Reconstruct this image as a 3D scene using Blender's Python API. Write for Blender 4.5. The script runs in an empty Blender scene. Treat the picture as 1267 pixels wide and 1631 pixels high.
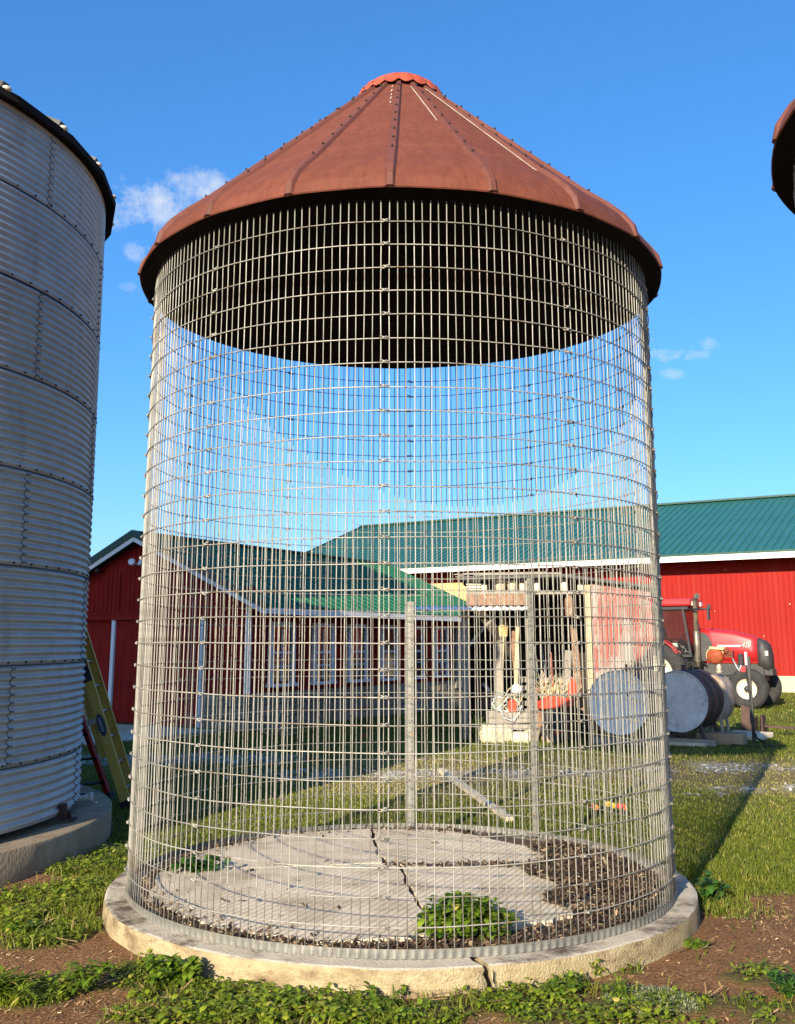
import bpy, bmesh, math, random
import numpy as np
from mathutils import Vector, Matrix
random.seed(7); rng = np.random.default_rng(11)
R_ = math.radians; PI = math.pi
sc = bpy.context.scene
col = sc.collection
# ------------------------------------------------------------------ camera
EYE = 1.83; FPX = 1592.13; PITCH = .1934
cam_d = bpy.data.cameras.new('camera'); cam = bpy.data.objects.new('camera', cam_d); col.objects.link(cam)
cam.location = (0, 0, EYE); cam.rotation_euler = (PI/2 + PITCH, 0, 0)
cam_d.sensor_fit = 'VERTICAL'; cam_d.sensor_height = 36.0; cam_d.lens = FPX/1631*36.0
cam_d.shift_y = -(815.5-713.87)/1631; cam_d.shift_x = (633.5-633.0)/1631
cam_d.clip_start = .1; cam_d.clip_end = 3000
sc.camera = cam
# ------------------------------------------------------------------ light
SUN_EL, SUN_AZ = R_(20.0), R_(23.5)          # light travels towards +Y, SUN_AZ to the right of it
sd = bpy.data.lights.new('sun', 'SUN'); sd.energy = 4.9; sd.angle = R_(.42); sd.color = (1, .87, .67)
so = bpy.data.objects.new('sun', sd); col.objects.link(so)
ldir = Vector((math.sin(SUN_AZ)*math.cos(SUN_EL), math.cos(SUN_AZ)*math.cos(SUN_EL), -math.sin(SUN_EL)))
so.rotation_euler = ldir.to_track_quat('-Z', 'Y').to_euler(); so.location = (-10, -20, 15)
world = bpy.data.worlds.new('World'); sc.world = world; world.use_nodes = True
SKY_STRENGTH = .15
def build_world():
    nt = world.node_tree; nt.nodes.clear(); N = nt.nodes.new; L = nt.links.new
    out = N('ShaderNodeOutputWorld'); bg = N('ShaderNodeBackground'); bg.inputs[1].default_value = SKY_STRENGTH
    sky = N('ShaderNodeTexSky'); sky.sky_type = 'NISHITA'; sky.sun_disc = False
    sky.sun_elevation = SUN_EL; sky.sun_rotation = PI + SUN_AZ   # sun stands behind the camera, to the left
    sky.air_density = 1.0; sky.dust_density = 1.2; sky.ozone_density = 8
    hs = N('ShaderNodeHueSaturation'); hs.inputs['Saturation'].default_value = 1.15; hs.inputs['Hue'].default_value = .503; hs.inputs['Value'].default_value = 1.05
    gm = N('ShaderNodeGamma'); gm.inputs[1].default_value = .8; L(sky.outputs[0], gm.inputs[0]); L(gm.outputs[0], hs.inputs['Color'])
    tc = N('ShaderNodeTexCoord')
    nz = N('ShaderNodeTexNoise'); nz.inputs['Scale'].default_value = 30; nz.inputs['Detail'].default_value = 9; nz.inputs['Roughness'].default_value = .66
    L(tc.outputs['Generated'], nz.inputs['Vector'])
    def m(op, a, b=None, clamp=False):
        n = N('ShaderNodeMath'); n.operation = op; n.use_clamp = clamp
        for i, v in enumerate((a, b)):
            if v is None: continue
            if isinstance(v, (int, float)): n.inputs[i].default_value = v
            else: L(v, n.inputs[i])
        return n.outputs[0]
    def dot(v):
        n = N('ShaderNodeVectorMath'); n.operation = 'DOT_PRODUCT'; L(tc.outputs['Generated'], n.inputs[0]); n.inputs[1].default_value = v
        return n.outputs['Value']
    total = None
    # cumulus scraps: direction (azimuth from +Y, elevation), half sizes in degrees, density
    for az, el, a, b, k in ((-14.3, 23.8, 3.6, 1.75, 1.0), (-12.0, 25.2, 2.2, 1.15, .85), (-16.0, 23.4, 2.2, 1.1, .9), (-15.2, 21.5, .9, .9, .7), (-15.8, 19.6, .7, .4, .35),
                            (15.55, 15.9, 1.4, .5, .75), (18.0, 16.3, 1.0, .42, .55), (15.8, 14.8, .9, .36, .5), (17.2, 15.7, .9, .4, .55), (14.2, 16.7, .9, .35, .35)):
        az, el = R_(az), R_(el)
        d = Vector((math.sin(az)*math.cos(el), math.cos(az)*math.cos(el), math.sin(el)))
        r = d.cross(Vector((0, 0, 1))).normalized(); u = r.cross(d)
        x = m('DIVIDE', dot(r), math.sin(R_(a))); y = m('DIVIDE', dot(u), math.sin(R_(b)))
        q = m('ADD', m('MULTIPLY', x, x), m('MULTIPLY', y, y))
        v = m('SUBTRACT', 1.0, q); v = m('ADD', v, m('MULTIPLY', m('SUBTRACT', nz.outputs[0], .54), 5.2))
        v = m('MULTIPLY', v, .55*k, True)
        front = m('GREATER_THAN', dot(d), .8); soft = m('SUBTRACT', 1.35, m('MULTIPLY', q, .75), True)
        v = m('MULTIPLY', m('MULTIPLY', v, front), soft)
        total = v if total is None else m('MAXIMUM', total, v)
    mix = N('ShaderNodeMix'); mix.data_type = 'RGBA'
    L(total, mix.inputs[0]); L(hs.outputs[0], mix.inputs[6]); mix.inputs[7].default_value = (2.75, 2.85, 3.0, 1)
    L(mix.outputs[2], bg.inputs[0]); L(bg.outputs[0], out.inputs[0])
build_world()
sc.view_settings.view_transform = 'Standard'; sc.view_settings.look = 'None'; sc.view_settings.gamma = 1
sc.view_settings.exposure = 1.1; sc.view_settings.use_curve_mapping = False
sc.render.engine = 'CYCLES'; sc.cycles.max_bounces = 6; sc.cycles.transparent_max_bounces = 8

# ------------------------------------------------------------------ helpers
def ray(px, py):
    X = (px-633.0)/FPX; u = (713.87-py)/FPX
    return np.array([X, math.cos(PITCH)-u*math.sin(PITCH), math.sin(PITCH)+u*math.cos(PITCH)])
def G(px, py, z=0.0):                         # point of the photograph -> point on the level z
    r = ray(px, py); q = r*((z-EYE)/r[2]); return float(q[0]), float(q[1])
def tag(o, label=None, cat=None, group=None, kind=None):
    if label: o['label'] = label
    if cat: o['category'] = cat
    if group: o['group'] = group
    if kind: o['kind'] = kind
    return o
def thing(name, label, cat, loc=(0, 0, 0), rz=0.0, group=None):
    o = bpy.data.objects.new(name, None); col.objects.link(o); o.empty_display_size = .2
    o.location = loc; o.rotation_euler = (0, 0, rz)
    return tag(o, label, cat, group)
def link(name, me, parent=None, loc=(0, 0, 0), rot=(0, 0, 0), scale=None):
    o = bpy.data.objects.new(name, me); col.objects.link(o)
    if parent is not None: o.parent = parent
    o.location = loc; o.rotation_euler = rot
    if scale: o.scale = scale
    return o
class MB:
    def __init__(s): s.v = []; s.f = []; s.mi = []; s.sm = []
    def add(s, vs, fs, mi=0, smooth=False):
        b = len(s.v); s.v += [tuple(p) for p in vs]; s.f += [tuple(b+i for i in f) for f in fs]
        s.mi += [mi]*len(fs); s.sm += [smooth]*len(fs); return s
    def box(s, c, d, rz=0.0, mi=0, M=None):
        x, y, z = d[0]/2, d[1]/2, d[2]/2
        vs = [Vector((i*x, j*y, k*z)) for k in (-1, 1) for j in (-1, 1) for i in (-1, 1)]
        if M is None: M = Matrix.Rotation(rz, 3, 'Z')
        vs = [M @ v + Vector(c) for v in vs]
        return s.add(vs, [(0, 2, 3, 1), (4, 5, 7, 6), (0, 1, 5, 4), (2, 6, 7, 3), (0, 4, 6, 2), (1, 3, 7, 5)], mi)
    def bar(s, a, b, w, h, up=(0, 0, 1), mi=0):
        a, b = Vector(a), Vector(b); d = (b-a); l = d.length; d.normalize(); up = Vector(up)
        x = d.cross(up)
        if x.length < 1e-4: x = d.cross(Vector((1, 0, 0)))
        x.normalize(); y = x.cross(d)
        M = Matrix((x, d, y)).transposed(); return s.box((a+b)/2, (w, l, h), M=M, mi=mi)
    def tube(s, pts, r, n=6, mi=0, closed=False, cap=True, smooth=True):
        pts = [Vector(p) for p in pts]; k = len(pts); rr = r if isinstance(r, (list, tuple)) else [r]*k
        vs = []; prev = None
        for i, p in enumerate(pts):
            if closed: t = pts[(i+1) % k]-pts[i-1]
            else: t = pts[min(i+1, k-1)]-pts[max(i-1, 0)]
            t.normalize()
            ref = prev if prev is not None else (Vector((0, 0, 1)) if abs(t.z) < .9 else Vector((1, 0, 0)))
            x = ref - t*ref.dot(t)
            if x.length < 1e-5: x = t.orthogonal()
            x.normalize(); prev = x; y = t.cross(x)
            vs += [p + (x*math.cos(2*PI*j/n)+y*math.sin(2*PI*j/n))*rr[i] for j in range(n)]
        fs = []
        for i in range(k if closed else k-1):
            a, b = i*n, ((i+1) % k)*n
            fs += [(a+j, a+(j+1) % n, b+(j+1) % n, b+j) for j in range(n)]
        s.add(vs, fs, mi, smooth)
        if cap and not closed:
            b = len(s.v)-k*n; s.f += [tuple(b+j for j in range(n))[::-1], tuple(b+(k-1)*n+j for j in range(n))]; s.mi += [mi]*2; s.sm += [False]*2
        return s
    def lathe(s, prof, n=24, c=(0, 0, 0), M=None, mi=0, a0=0.0, a1=2*PI, smooth=True, wob=None):
        full = abs(a1-a0-2*PI) < 1e-6; cols = n if full else n+1; vs = []
        for i in range(cols):
            a = a0+(a1-a0)*i/n
            for r, z in prof:
                rr = r*(1 if wob is None else wob(a, z)); p = Vector((rr*math.cos(a), rr*math.sin(a), z))
                if M is not None: p = M @ p
                vs.append(p+Vector(c))
        k = len(prof); fs = []
        for i in range(n):
            i2 = (i+1) % cols
            fs += [(i*k+j, i2*k+j, i2*k+j+1, i*k+j+1) for j in range(k-1)]
        return s.add(vs, fs, mi, smooth)
    def ball(s, c, r, n=8, m=6, mi=0, sc=(1, 1, 1)):
        prof = [(max(1e-4, math.cos(-PI/2+PI*i/m)), math.sin(-PI/2+PI*i/m)) for i in range(m+1)]
        vs0 = len(s.v); s.lathe(prof, n, mi=mi)
        s.v[vs0:] = [(c[0]+p[0]*r*sc[0], c[1]+p[1]*r*sc[1], c[2]+p[2]*r*sc[2]) for p in s.v[vs0:]]; return s
    def prism(s, poly, z0, z1, mi=0):
        n = len(poly); vs = [(x, y, z0) for x, y in poly]+[(x, y, z1) for x, y in poly]
        return s.add(vs, [tuple(range(n))[::-1], tuple(range(n, 2*n))]+[(i, (i+1) % n, n+(i+1) % n, n+i) for i in range(n)], mi)
    def mesh(s, name, mats):
        me = bpy.data.meshes.new(name); me.from_pydata(s.v, [], s.f); me.update()
        for m in (mats if isinstance(mats, (list, tuple)) else [mats]): me.materials.append(m)
        me.polygons.foreach_set('material_index', s.mi); me.polygons.foreach_set('use_smooth', s.sm)
        return me
    def obj(s, name, mats, parent=None, loc=(0, 0, 0), rot=(0, 0, 0), bevel=0.0):
        o = link(name, s.mesh(name, mats), parent, loc, rot)
        if bevel:
            b = o.modifiers.new('edge', 'BEVEL'); b.width = bevel; b.segments = 2; b.limit_method = 'ANGLE'
        return o
def tris_mesh(name, V, F, mat, attrs=None, smooth=False):
    """V (n,3), F (m,k) as numpy arrays -> mesh, quickly"""
    V = np.asarray(V, np.float32); F = np.asarray(F, np.int32); m, k = F.shape
    me = bpy.data.meshes.new(name); me.vertices.add(len(V)); me.vertices.foreach_set('co', V.ravel())
    me.loops.add(m*k); me.loops.foreach_set('vertex_index', F.ravel())
    me.polygons.add(m); me.polygons.foreach_set('loop_start', np.arange(0, m*k, k, dtype=np.int32))
    if smooth: me.polygons.foreach_set('use_smooth', np.ones(m, bool))
    for an, av in (attrs or {}).items():
        a = me.attributes.new(an, 'FLOAT', 'POINT'); a.data.foreach_set('value', np.asarray(av, np.float32))
    me.materials.append(mat); me.update(calc_edges=True); me.validate(); return me
def vnoise(x, y, s, seed=0):
    x = np.asarray(x, float)*s; y = np.asarray(y, float)*s
    xi, yi = np.floor(x).astype(np.int64), np.floor(y).astype(np.int64); fx, fy = x-xi, y-yi
    fx = fx*fx*(3-2*fx); fy = fy*fy*(3-2*fy)
    def h(a, b):
        n = (a*374761393 + b*668265263 + seed*974711) & 0x7fffffff
        n = ((n ^ (n >> 13))*1274126177) & 0x7fffffff
        return ((n ^ (n >> 16)) & 0xffff)/65535.0
    return (h(xi, yi)*(1-fx)+h(xi+1, yi)*fx)*(1-fy)+(h(xi, yi+1)*(1-fx)+h(xi+1, yi+1)*fx)*fy
def fbm(x, y, s, seed=0, o=4):
    t = 0; a = .5; n = 0
    for i in range(o): t = t+a*vnoise(x, y, s*2**i, seed+i*17); n += a; a *= .5
    return t/n
def sstep(a, b, x):
    t = np.clip((np.asarray(x, float)-a)/(b-a), 0, 1); return t*t*(3-2*t)

# ------------------------------------------------------------------ materials
def mat(name, c, rough=.8, metal=0.0, var=.25, scale=6.0, c2=None, stretch=(1, 1, 1), bump=0.0, bscale=40.0, spec=.4, c3=None, t3=.62, s3=3.0, w3=.08, stretch3=None, emit=None, detail=6, rnd=0.0):
    m = bpy.data.materials.new(name); m.use_nodes = True; nt = m.node_tree; N = nt.nodes.new; L = nt.links.new
    p = nt.nodes['Principled BSDF']; p.inputs['Roughness'].default_value = rough; p.inputs['Metallic'].default_value = metal
    p.inputs['Specular IOR Level'].default_value = spec
    tc = N('ShaderNodeTexCoord'); mp = N('ShaderNodeMapping'); mp.inputs['Scale'].default_value = stretch
    L(tc.outputs['Object'], mp.inputs[0])
    nz = N('ShaderNodeTexNoise'); nz.inputs['Scale'].default_value = scale; nz.inputs['Detail'].default_value = detail; nz.inputs['Roughness'].default_value = .65
    L(mp.outputs[0], nz.inputs['Vector'])
    if c2 is None: c2 = tuple(min(1, x*(1+var)) for x in c); c1 = tuple(x*(1-var) for x in c)
    else: c1 = c
    rp = N('ShaderNodeValToRGB'); e = rp.color_ramp.elements
    e[0].position = .33; e[0].color = (*c1, 1); e[1].position = .67; e[1].color = (*c2, 1)
    L(nz.outputs[0], rp.inputs[0]); cout = rp.outputs[0]
    if c3 is not None:
        mp3 = N('ShaderNodeMapping'); mp3.inputs['Scale'].default_value = stretch3 or stretch; mp3.inputs['Location'].default_value = (3.7, 1.3, 9.1)
        L(tc.outputs['Object'], mp3.inputs[0])
        n3 = N('ShaderNodeTexNoise'); n3.inputs['Scale'].default_value = s3; n3.inputs['Detail'].default_value = 8; n3.inputs['Roughness'].default_value = .7
        L(mp3.outputs[0], n3.inputs['Vector'])
        mr = N('ShaderNodeMapRange'); mr.inputs[1].default_value = t3-w3; mr.inputs[2].default_value = t3+w3; L(n3.outputs[0], mr.inputs[0])
        mx = N('ShaderNodeMix'); mx.data_type = 'RGBA'; L(mr.outputs[0], mx.inputs[0]); L(cout, mx.inputs[6]); mx.inputs[7].default_value = (*c3, 1)
        cout = mx.outputs[2]
    if rnd:                                      # every piece is a little lighter or darker than its neighbour
        oi = N('ShaderNodeObjectInfo'); rr = N('ShaderNodeMapRange'); rr.inputs[3].default_value = 1-rnd; rr.inputs[4].default_value = 1+rnd; L(oi.outputs['Random'], rr.inputs[0])
        vm = N('ShaderNodeVectorMath'); vm.operation = 'SCALE'; L(cout, vm.inputs[0]); L(rr.outputs[0], vm.inputs['Scale']); cout = vm.outputs[0]
    L(cout, p.inputs['Base Color'])
    if bump:
        nb = N('ShaderNodeTexNoise'); nb.inputs['Scale'].default_value = bscale; nb.inputs['Detail'].default_value = 5
        L(mp.outputs[0], nb.inputs['Vector']); b = N('ShaderNodeBump'); b.inputs['Strength'].default_value = bump; b.inputs['Distance'].default_value = .02
        L(nb.outputs[0], b.inputs['Height']); L(b.outputs[0], p.inputs['Normal'])
    return m
def leaf_mat(name, dark, light, dry=None, rough=.55, trans=.35):
    m = bpy.data.materials.new(name); m.use_nodes = True; nt = m.node_tree; N = nt.nodes.new; L = nt.links.new
    p = nt.nodes['Principled BSDF']; p.inputs['Roughness'].default_value = rough; p.inputs['Specular IOR Level'].default_value = .3
    a = N('ShaderNodeAttribute'); a.attribute_name = 'tint'; rp = N('ShaderNodeValToRGB'); e = rp.color_ramp.elements
    e[0].color = (*dark, 1); e[1].color = (*light, 1); e[1].position = .8
    if dry: n = rp.color_ramp.elements.new(.97); n.color = (*dry, 1)
    L(a.outputs['Fac'], rp.inputs[0]); L(rp.outputs[0], p.inputs['Base Color'])
    t = N('ShaderNodeBsdfTranslucent'); L(rp.outputs[0], t.inputs[0]); mx = N('ShaderNodeMixShader'); mx.inputs[0].default_value = trans
    out = nt.nodes['Material Output']; L(p.outputs[0], mx.inputs[1]); L(t.outputs[0], mx.inputs[2]); L(mx.outputs[0], out.inputs[0])
    return m
M = {}
M['wire'] = mat('galvanised_wire', (.205, .198, .172), .5, .25, c2=(.36, .345, .295), scale=7, c3=(.15, .10, .06), t3=.61, s3=4, w3=.06, rnd=.28)
M['skirt'] = mat('galvanised_band', (.15, .148, .132), .5, .35, c2=(.225, .22, .195), scale=7, c3=(.30, .20, .11), t3=.66, s3=6, stretch=(1, 1, 3))
M['rust'] = mat('rusted_roof_steel', (.124, .0365, .0205), .68, 0, c2=(.150, .047, .0265), scale=3.2, stretch=(1, 1, .6), bump=.16, bscale=34, rnd=.09, c3=(.100, .029, .017), t3=.56, s3=7, w3=.14, spec=.2, stretch3=(2.2, 2.2, .35))
M['rust_rib'] = mat('rusted_rib_steel', (.090, .026, .016), .64, 0, c2=(.13, .041, .024), scale=5, bump=.1, bscale=90, c3=(.42, .33, .26), t3=.74, s3=9, w3=.02)
M['under'] = mat('shade_dark_underside', (.012, .010, .009), .9, 0, c2=(.022, .018, .015), scale=5, spec=.1)  # deep shade under the roofs painted into a near-black steel colour
M['bolt'] = mat('dark_bolt', (.035, .022, .018), .6, .3)
M['collar'] = mat('red_collar_paint', (.27, .040, .016), .6, 0, c2=(.36, .075, .034), scale=6, c3=(.17, .05, .03), t3=.62, s3=9)
M['bare'] = mat('bare_zinc_edge', (.55, .48, .40), .5, .3)
M['bin'] = mat('galvanised_bin_sheet', (.31, .335, .345), .5, .3, c2=(.41, .44, .45), scale=2.2, stretch=(1, 1, 2.6), c3=(.28, .285, .27), t3=.60, s3=6, w3=.08, stretch3=(1, 1, .3), rnd=.07)
M['binroof'] = mat('bin_roof_steel', (.05, .05, .05), .6, .4, c2=(.09, .085, .08), scale=4)
M['cap'] = mat('sun_pale_rib_cap', (.60, .54, .44), .6, .2)  # sunlight caught by the rib ends, put into a pale colour
M['conc_ring'] = mat('yellowed_concrete', (.30, .235, .125), .9, 0, c2=(.40, .325, .19), scale=5, bump=.7, bscale=80, c3=(.17, .115, .06), t3=.56, s3=5, w3=.09, stretch3=(1, 1, 2.2))
M['conc_bin'] = mat('grey_brown_concrete', (.22, .165, .10), .9, 0, c2=(.34, .265, .17), scale=4, bump=.4, bscale=45, c3=(.17, .13, .09), t3=.6, s3=2.4, stretch=(1, 1, .6))
M['slab'] = mat('pale_floor_concrete', (.56, .475, .35), .92, 0, c2=(.67, .58, .45), scale=3, bump=.25, bscale=60, c3=(.36, .29, .20), t3=.56, s3=2.6, w3=.1)
M['mulch'] = mat('dark_mulch', (.055, .034, .021), .95, 0, c2=(.12, .075, .045), scale=40, bump=1, bscale=70)
M['redbarn'] = mat('red_metal_siding', (.235, .0105, .0070), .6, 0, c2=(.28, .0135, .0095), scale=.5, spec=.12, c3=(.27, .020, .014), t3=.58, s3=2.0, stretch3=(1.5, 1, .08))
M['redshed'] = mat('dark_red_siding', (.23, .011, .0075), .8, 0, spec=.12, c2=(.30, .017, .011), scale=2, c3=(.30, .07, .05), t3=.74, s3=7, w3=.03, stretch3=(1, 1, .4))
M['white'] = mat('white_trim', (.72, .72, .70), .6, 0, c2=(.82, .82, .80), scale=3)
M['greenroof'] = mat('teal_green_roof_steel', (.018, .098, .088), .4, 0, c2=(.024, .118, .105), scale=.7, spec=.5)
M['greenshed'] = mat('green_shed_roof_steel', (.014, .105, .048), .6, 0, c2=(.020, .128, .060), scale=.8, spec=.18)
M['greentrim'] = mat('dark_green_trim', (.012, .055, .036), .5)
M['stone'] = mat('grey_foundation_stone', (.20, .165, .115), .9, 0, c2=(.32, .27, .19), scale=4, bump=.6, bscale=14, rnd=.2)
M['mortar'] = mat('foundation_mortar', (.16, .145, .12), .95)
M['cream'] = mat('cream_foundation', (.38, .33, .23), .9, 0, c2=(.46, .41, .30), scale=2)
M['pane'] = mat('dark_window_glass', (.016, .016, .015), .12, 0, spec=.6)
M['tan'] = mat('tan_weathered_door', (.55, .36, .13), .8, 0, c2=(.66, .46, .19), scale=2, stretch=(1, 1, .3))
M['dark'] = mat('dark_old_boards', (.022, .017, .013), .95, 0, c2=(.045, .035, .027), scale=5, stretch=(1, 1, .2))
M['wood'] = mat('weathered_grey_wood', (.20, .175, .145), .9, 0, c2=(.33, .30, .25), scale=9, stretch=(1, 1, .12))
M['blond'] = mat('blond_post_wood', (.46, .34, .19), .85, 0, c2=(.60, .47, .28), scale=9, stretch=(1, 1, .15))
M['brown'] = mat('peeling_brown_boards', (.17, .09, .055), .9, 0, c2=(.30, .19, .12), scale=14, stretch=(1, 1, .4), c3=(.48, .36, .25), t3=.62, s3=16, w3=.04)
M['oldred'] = mat('weathered_red_boards', (.26, .055, .045), .9, 0, c2=(.36, .12, .095), scale=6, stretch=(1, 1, .2), c3=(.34, .29, .25), t3=.53, s3=2.6, w3=.07, stretch3=(1, 1, .35), rnd=.2)
M['jug'] = mat('cream_plastic', (.60, .52, .38), .5, 0, c2=(.70, .62, .46), scale=5)
M['tankface'] = mat('blue_grey_tank_paint', (.46, .46, .44), .6, .05, c2=(.62, .62, .60), scale=5, c3=(.24, .235, .225), t3=.62, s3=4, w3=.07)
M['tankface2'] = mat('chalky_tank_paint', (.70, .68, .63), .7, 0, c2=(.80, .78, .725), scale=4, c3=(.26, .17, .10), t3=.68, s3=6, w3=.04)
M['tankbody'] = mat('dark_rust_tank', (.045, .026, .022), .65, .1, c2=(.085, .045, .034), scale=5)
M['tankwhite'] = mat('rust_stained_white_tank', (.36, .33, .28), .6, 0, c2=(.46, .42, .36), scale=4, c3=(.20, .10, .04), t3=.52, s3=3.2, w3=.12, stretch3=(1, 1, .5))
M['tred'] = mat('tractor_red_paint', (.36, .012, .015), .42, 0, c2=(.42, .017, .020), scale=1.5, spec=.55)
M['tdark'] = mat('tractor_dark_casting', (.030, .029, .028), .6, 0, c2=(.055, .052, .050), scale=6)
M['rubber'] = mat('tyre_rubber', (.018, .018, .018), .85, 0, c2=(.036, .034, .031), scale=8)
M['rim'] = mat('cream_wheel_rim', (.66, .60, .47), .5, 0, c2=(.74, .68, .54), scale=4)
M['pipe'] = mat('worn_exhaust_pipe', (.10, .095, .09), .45, .5, c2=(.30, .25, .17), scale=4)
M['lamp'] = mat('headlamp_lens', (.70, .68, .58), .2, 0, spec=.6)
M['stripe'] = mat('pale_decal_stripe', (.66, .58, .54), .4)
M['orange'] = mat('orange_red_pump_paint', (.20, .040, .014), .6, 0, c2=(.30, .075, .028), scale=9, spec=.2)
M['redpaint'] = mat('bright_red_orange_paint', (.62, .06, .025), .5)
M['hose'] = mat('black_hose', (.015, .015, .016), .5)
M['yellow'] = mat('yellow_fibreglass', (.42, .29, .055), .55, 0, c2=(.52, .37, .08), scale=5)
M['ladred'] = mat('red_fibreglass', (.42, .024, .018), .5)
M['alu'] = mat('dull_aluminium', (.42, .42, .42), .4, .6)
M['black'] = mat('black_label', (.02, .02, .022), .5)
M['blue'] = mat('blue_label', (.03, .05, .11), .5)
M['green_p'] = mat('pale_green_plastic', (.26, .40, .27), .5)
M['cabglass'] = None
M['straw'] = mat('straw_fibre', (.48, .36, .17), .9, 0, c2=(.62, .50, .28), scale=20)
M['rock'] = mat('pale_limestone_block', (.50, .42, .28), .9, 0, c2=(.64, .56, .40), scale=6, bump=.6, bscale=20)
M['leaf_weed'] = leaf_mat('weed_leaf', (.042, .100, .007), (.200, .295, .022), (.42, .36, .07))
M['leaf_dark'] = leaf_mat('dark_weed_leaf', (.016, .058, .008), (.060, .155, .020), (.16, .22, .03))
M['leaf_clover'] = leaf_mat('clover_leaf', (.060, .110, .006), (.270, .330, .024), (.48, .40, .10))
M['leaf_pale'] = leaf_mat('pale_grey_leaf', (.15, .18, .085), (.34, .37, .20), (.42, .40, .25))
M['grass'] = leaf_mat('lawn_grass_blade', (.055, .085, .006), (.185, .215, .020), (.44, .37, .12))
M['straw_l'] = leaf_mat('straw_chip', (.12, .065, .032), (.40, .25, .12), (.70, .52, .30), trans=.0, rough=.9)
M['mulch_l'] = leaf_mat('mulch_chip', (.024, .015, .010), (.15, .095, .055), (.48, .36, .21), trans=.0, rough=.9)
M['gravel_l'] = leaf_mat('gravel_stone', (.30, .27, .22), (.58, .54, .46), (.70, .67, .60), trans=.0, rough=.9)
M['petal_o'] = mat('orange_petal', (.70, .22, .02), .6); M['petal_y'] = mat('yellow_petal', (.72, .45, .05), .6); M['petal_r'] = mat('red_petal', (.72, .07, .02), .6)
def glass_mat():
    m = bpy.data.materials.new('tinted_cab_glass'); m.use_nodes = True; nt = m.node_tree; p = nt.nodes['Principled BSDF']
    p.inputs['Base Color'].default_value = (.03, .03, .03, 1); p.inputs['Roughness'].default_value = .05
    t = nt.nodes.new('ShaderNodeBsdfTransparent'); t.inputs[0].default_value = (.72, .74, .72, 1); mx = nt.nodes.new('ShaderNodeMixShader'); mx.inputs[0].default_value = .62
    nt.links.new(p.outputs[0], mx.inputs[1]); nt.links.new(t.outputs[0], mx.inputs[2]); nt.links.new(mx.outputs[0], nt.nodes['Material Output'].inputs[0]); return m
M['cabglass'] = glass_mat()
def ring_top_mat():
    # the same yellowed concrete, greyed by weather where the surface lies flat, with dark damp stains
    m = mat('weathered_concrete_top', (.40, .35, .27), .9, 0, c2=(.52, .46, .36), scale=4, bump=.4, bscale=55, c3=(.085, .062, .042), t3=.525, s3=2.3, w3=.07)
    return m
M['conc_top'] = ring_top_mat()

# ------------------------------------------------------------------ places
CX, CY, CR = .0273, 7.8158, 1.95              # the crib
BX, BY, BR, BF = -6.311, 9.607, 3.251, 3.571   # the bin on the left
FZ = .145                                     # top of the crib's ring footing
BARN_RZ = -R_(31.5)
def inside_crib(x, y): return (x-CX)**2+(y-CY)**2 < 2.12**2
def inside_bin(x, y): return (x-BX)**2+(y-BY)**2 < 3.58**2

# ------------------------------------------------------------------ ground
# cover of the ground (0..1 each): soil, gravel, dry, weed
def blob(x, y, c, rx, ry, seed=3, amp=.7, s=2.2):
    d = np.sqrt(((x-c[0])/rx)**2+((y-c[1])/ry)**2)+(fbm(x, y, s, seed)-.5)*amp*2
    return 1-sstep(.75, 1.15, d)
WEED = []   # ground-cover patches: centre from the photograph, radii in metres
for px, py, rx, ry in ((60, 1440, .55, .30), (150, 1420, .55, .42), (120, 1470, .50, .30), (60, 1500, .32, .2), (210, 1460, .28, .30), (30, 1590, .25, .16), (200, 1365, .38, .5),
                       (150, 1385, .5, .3), (265, 1555, .32, .2), (330, 1590, .42, .18), (450, 1605, .5, .12), (560, 1612, .5, .12), (700, 1608, .5, .13), (820, 1600, .4, .14), (900, 1575, .22, .14),
                       (960, 1590, .22, .16), (990, 1550, .10, .08), (1140, 1600, .3, .1), (1230, 1560, .25, .12), (1250, 1610, .3, .12), (640, 1632, 1.3, .16), (130, 1572, .22, .1), (20, 1480, .3, .2),
                       (255, 1500, .18, .12), (380, 1630, .6, .16), (1060, 1632, .6, .14)):
    WEED.append((*G(px, py), rx, ry))
def cover(x, y):
    x = np.asarray(x, float); y = np.asarray(y, float)
    n = fbm(x, y, 1.3, 5); n2 = fbm(x, y, 3.1, 9)
    # bare soil in front of the buildings and round the footing
    edge = 8.05 + (n-.5)*.55 + np.where(x < 0, 1.0+np.clip(-x-1.6, 0, 3)*.8, 0) + np.clip(x-3.0, 0, 6)*-.1
    soil = 1-sstep(edge-.10, edge+.12, y)
    weed = np.zeros_like(x)
    for i, (wx, wy, rx, ry) in enumerate(WEED): weed = np.maximum(weed, blob(x, y, (wx, wy), rx, ry, 20+i))
    weed = weed*sstep(.24, .44, fbm(x, y, 2.6, 44))
    gl = 15.0+.10*x+(n-.5)*1.6
    gravel = np.clip(1.5-np.abs(y-gl)/.36, 0, 1)*sstep(.36, .54, n2)*sstep(-2.6, -1.2, x)
    gravel = np.maximum(gravel, np.clip(1.4-np.abs(y-13.4-(n-.5)*1.2)/.26, 0, 1)*sstep(.46, .60, n2)*sstep(3.0, 4.2, x))
    drive = sstep(-1.2, -2.2, x)*sstep(15.8, 16.3, y+(n-.5)*1.2)*(1-sstep(17.4, 17.9, y+(n2-.5)*1.5))*.8
    gravel = np.maximum(gravel, drive)
    dry = np.clip(np.exp(-((y-15.0)/2.3)**2)*1.05+(n-.5)*.9, 0, 1)*sstep(-2.5, 0.2, x)
    return soil, gravel, dry, weed
def height(x, y):
    return (fbm(x, y, .9, 31)-.5)*.05*sstep(3, 6, y)*(1-sstep(60, 120, y)) + (fbm(x, y, 6.0, 33)-.5)*.022*(1-sstep(9, 16, y))
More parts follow.
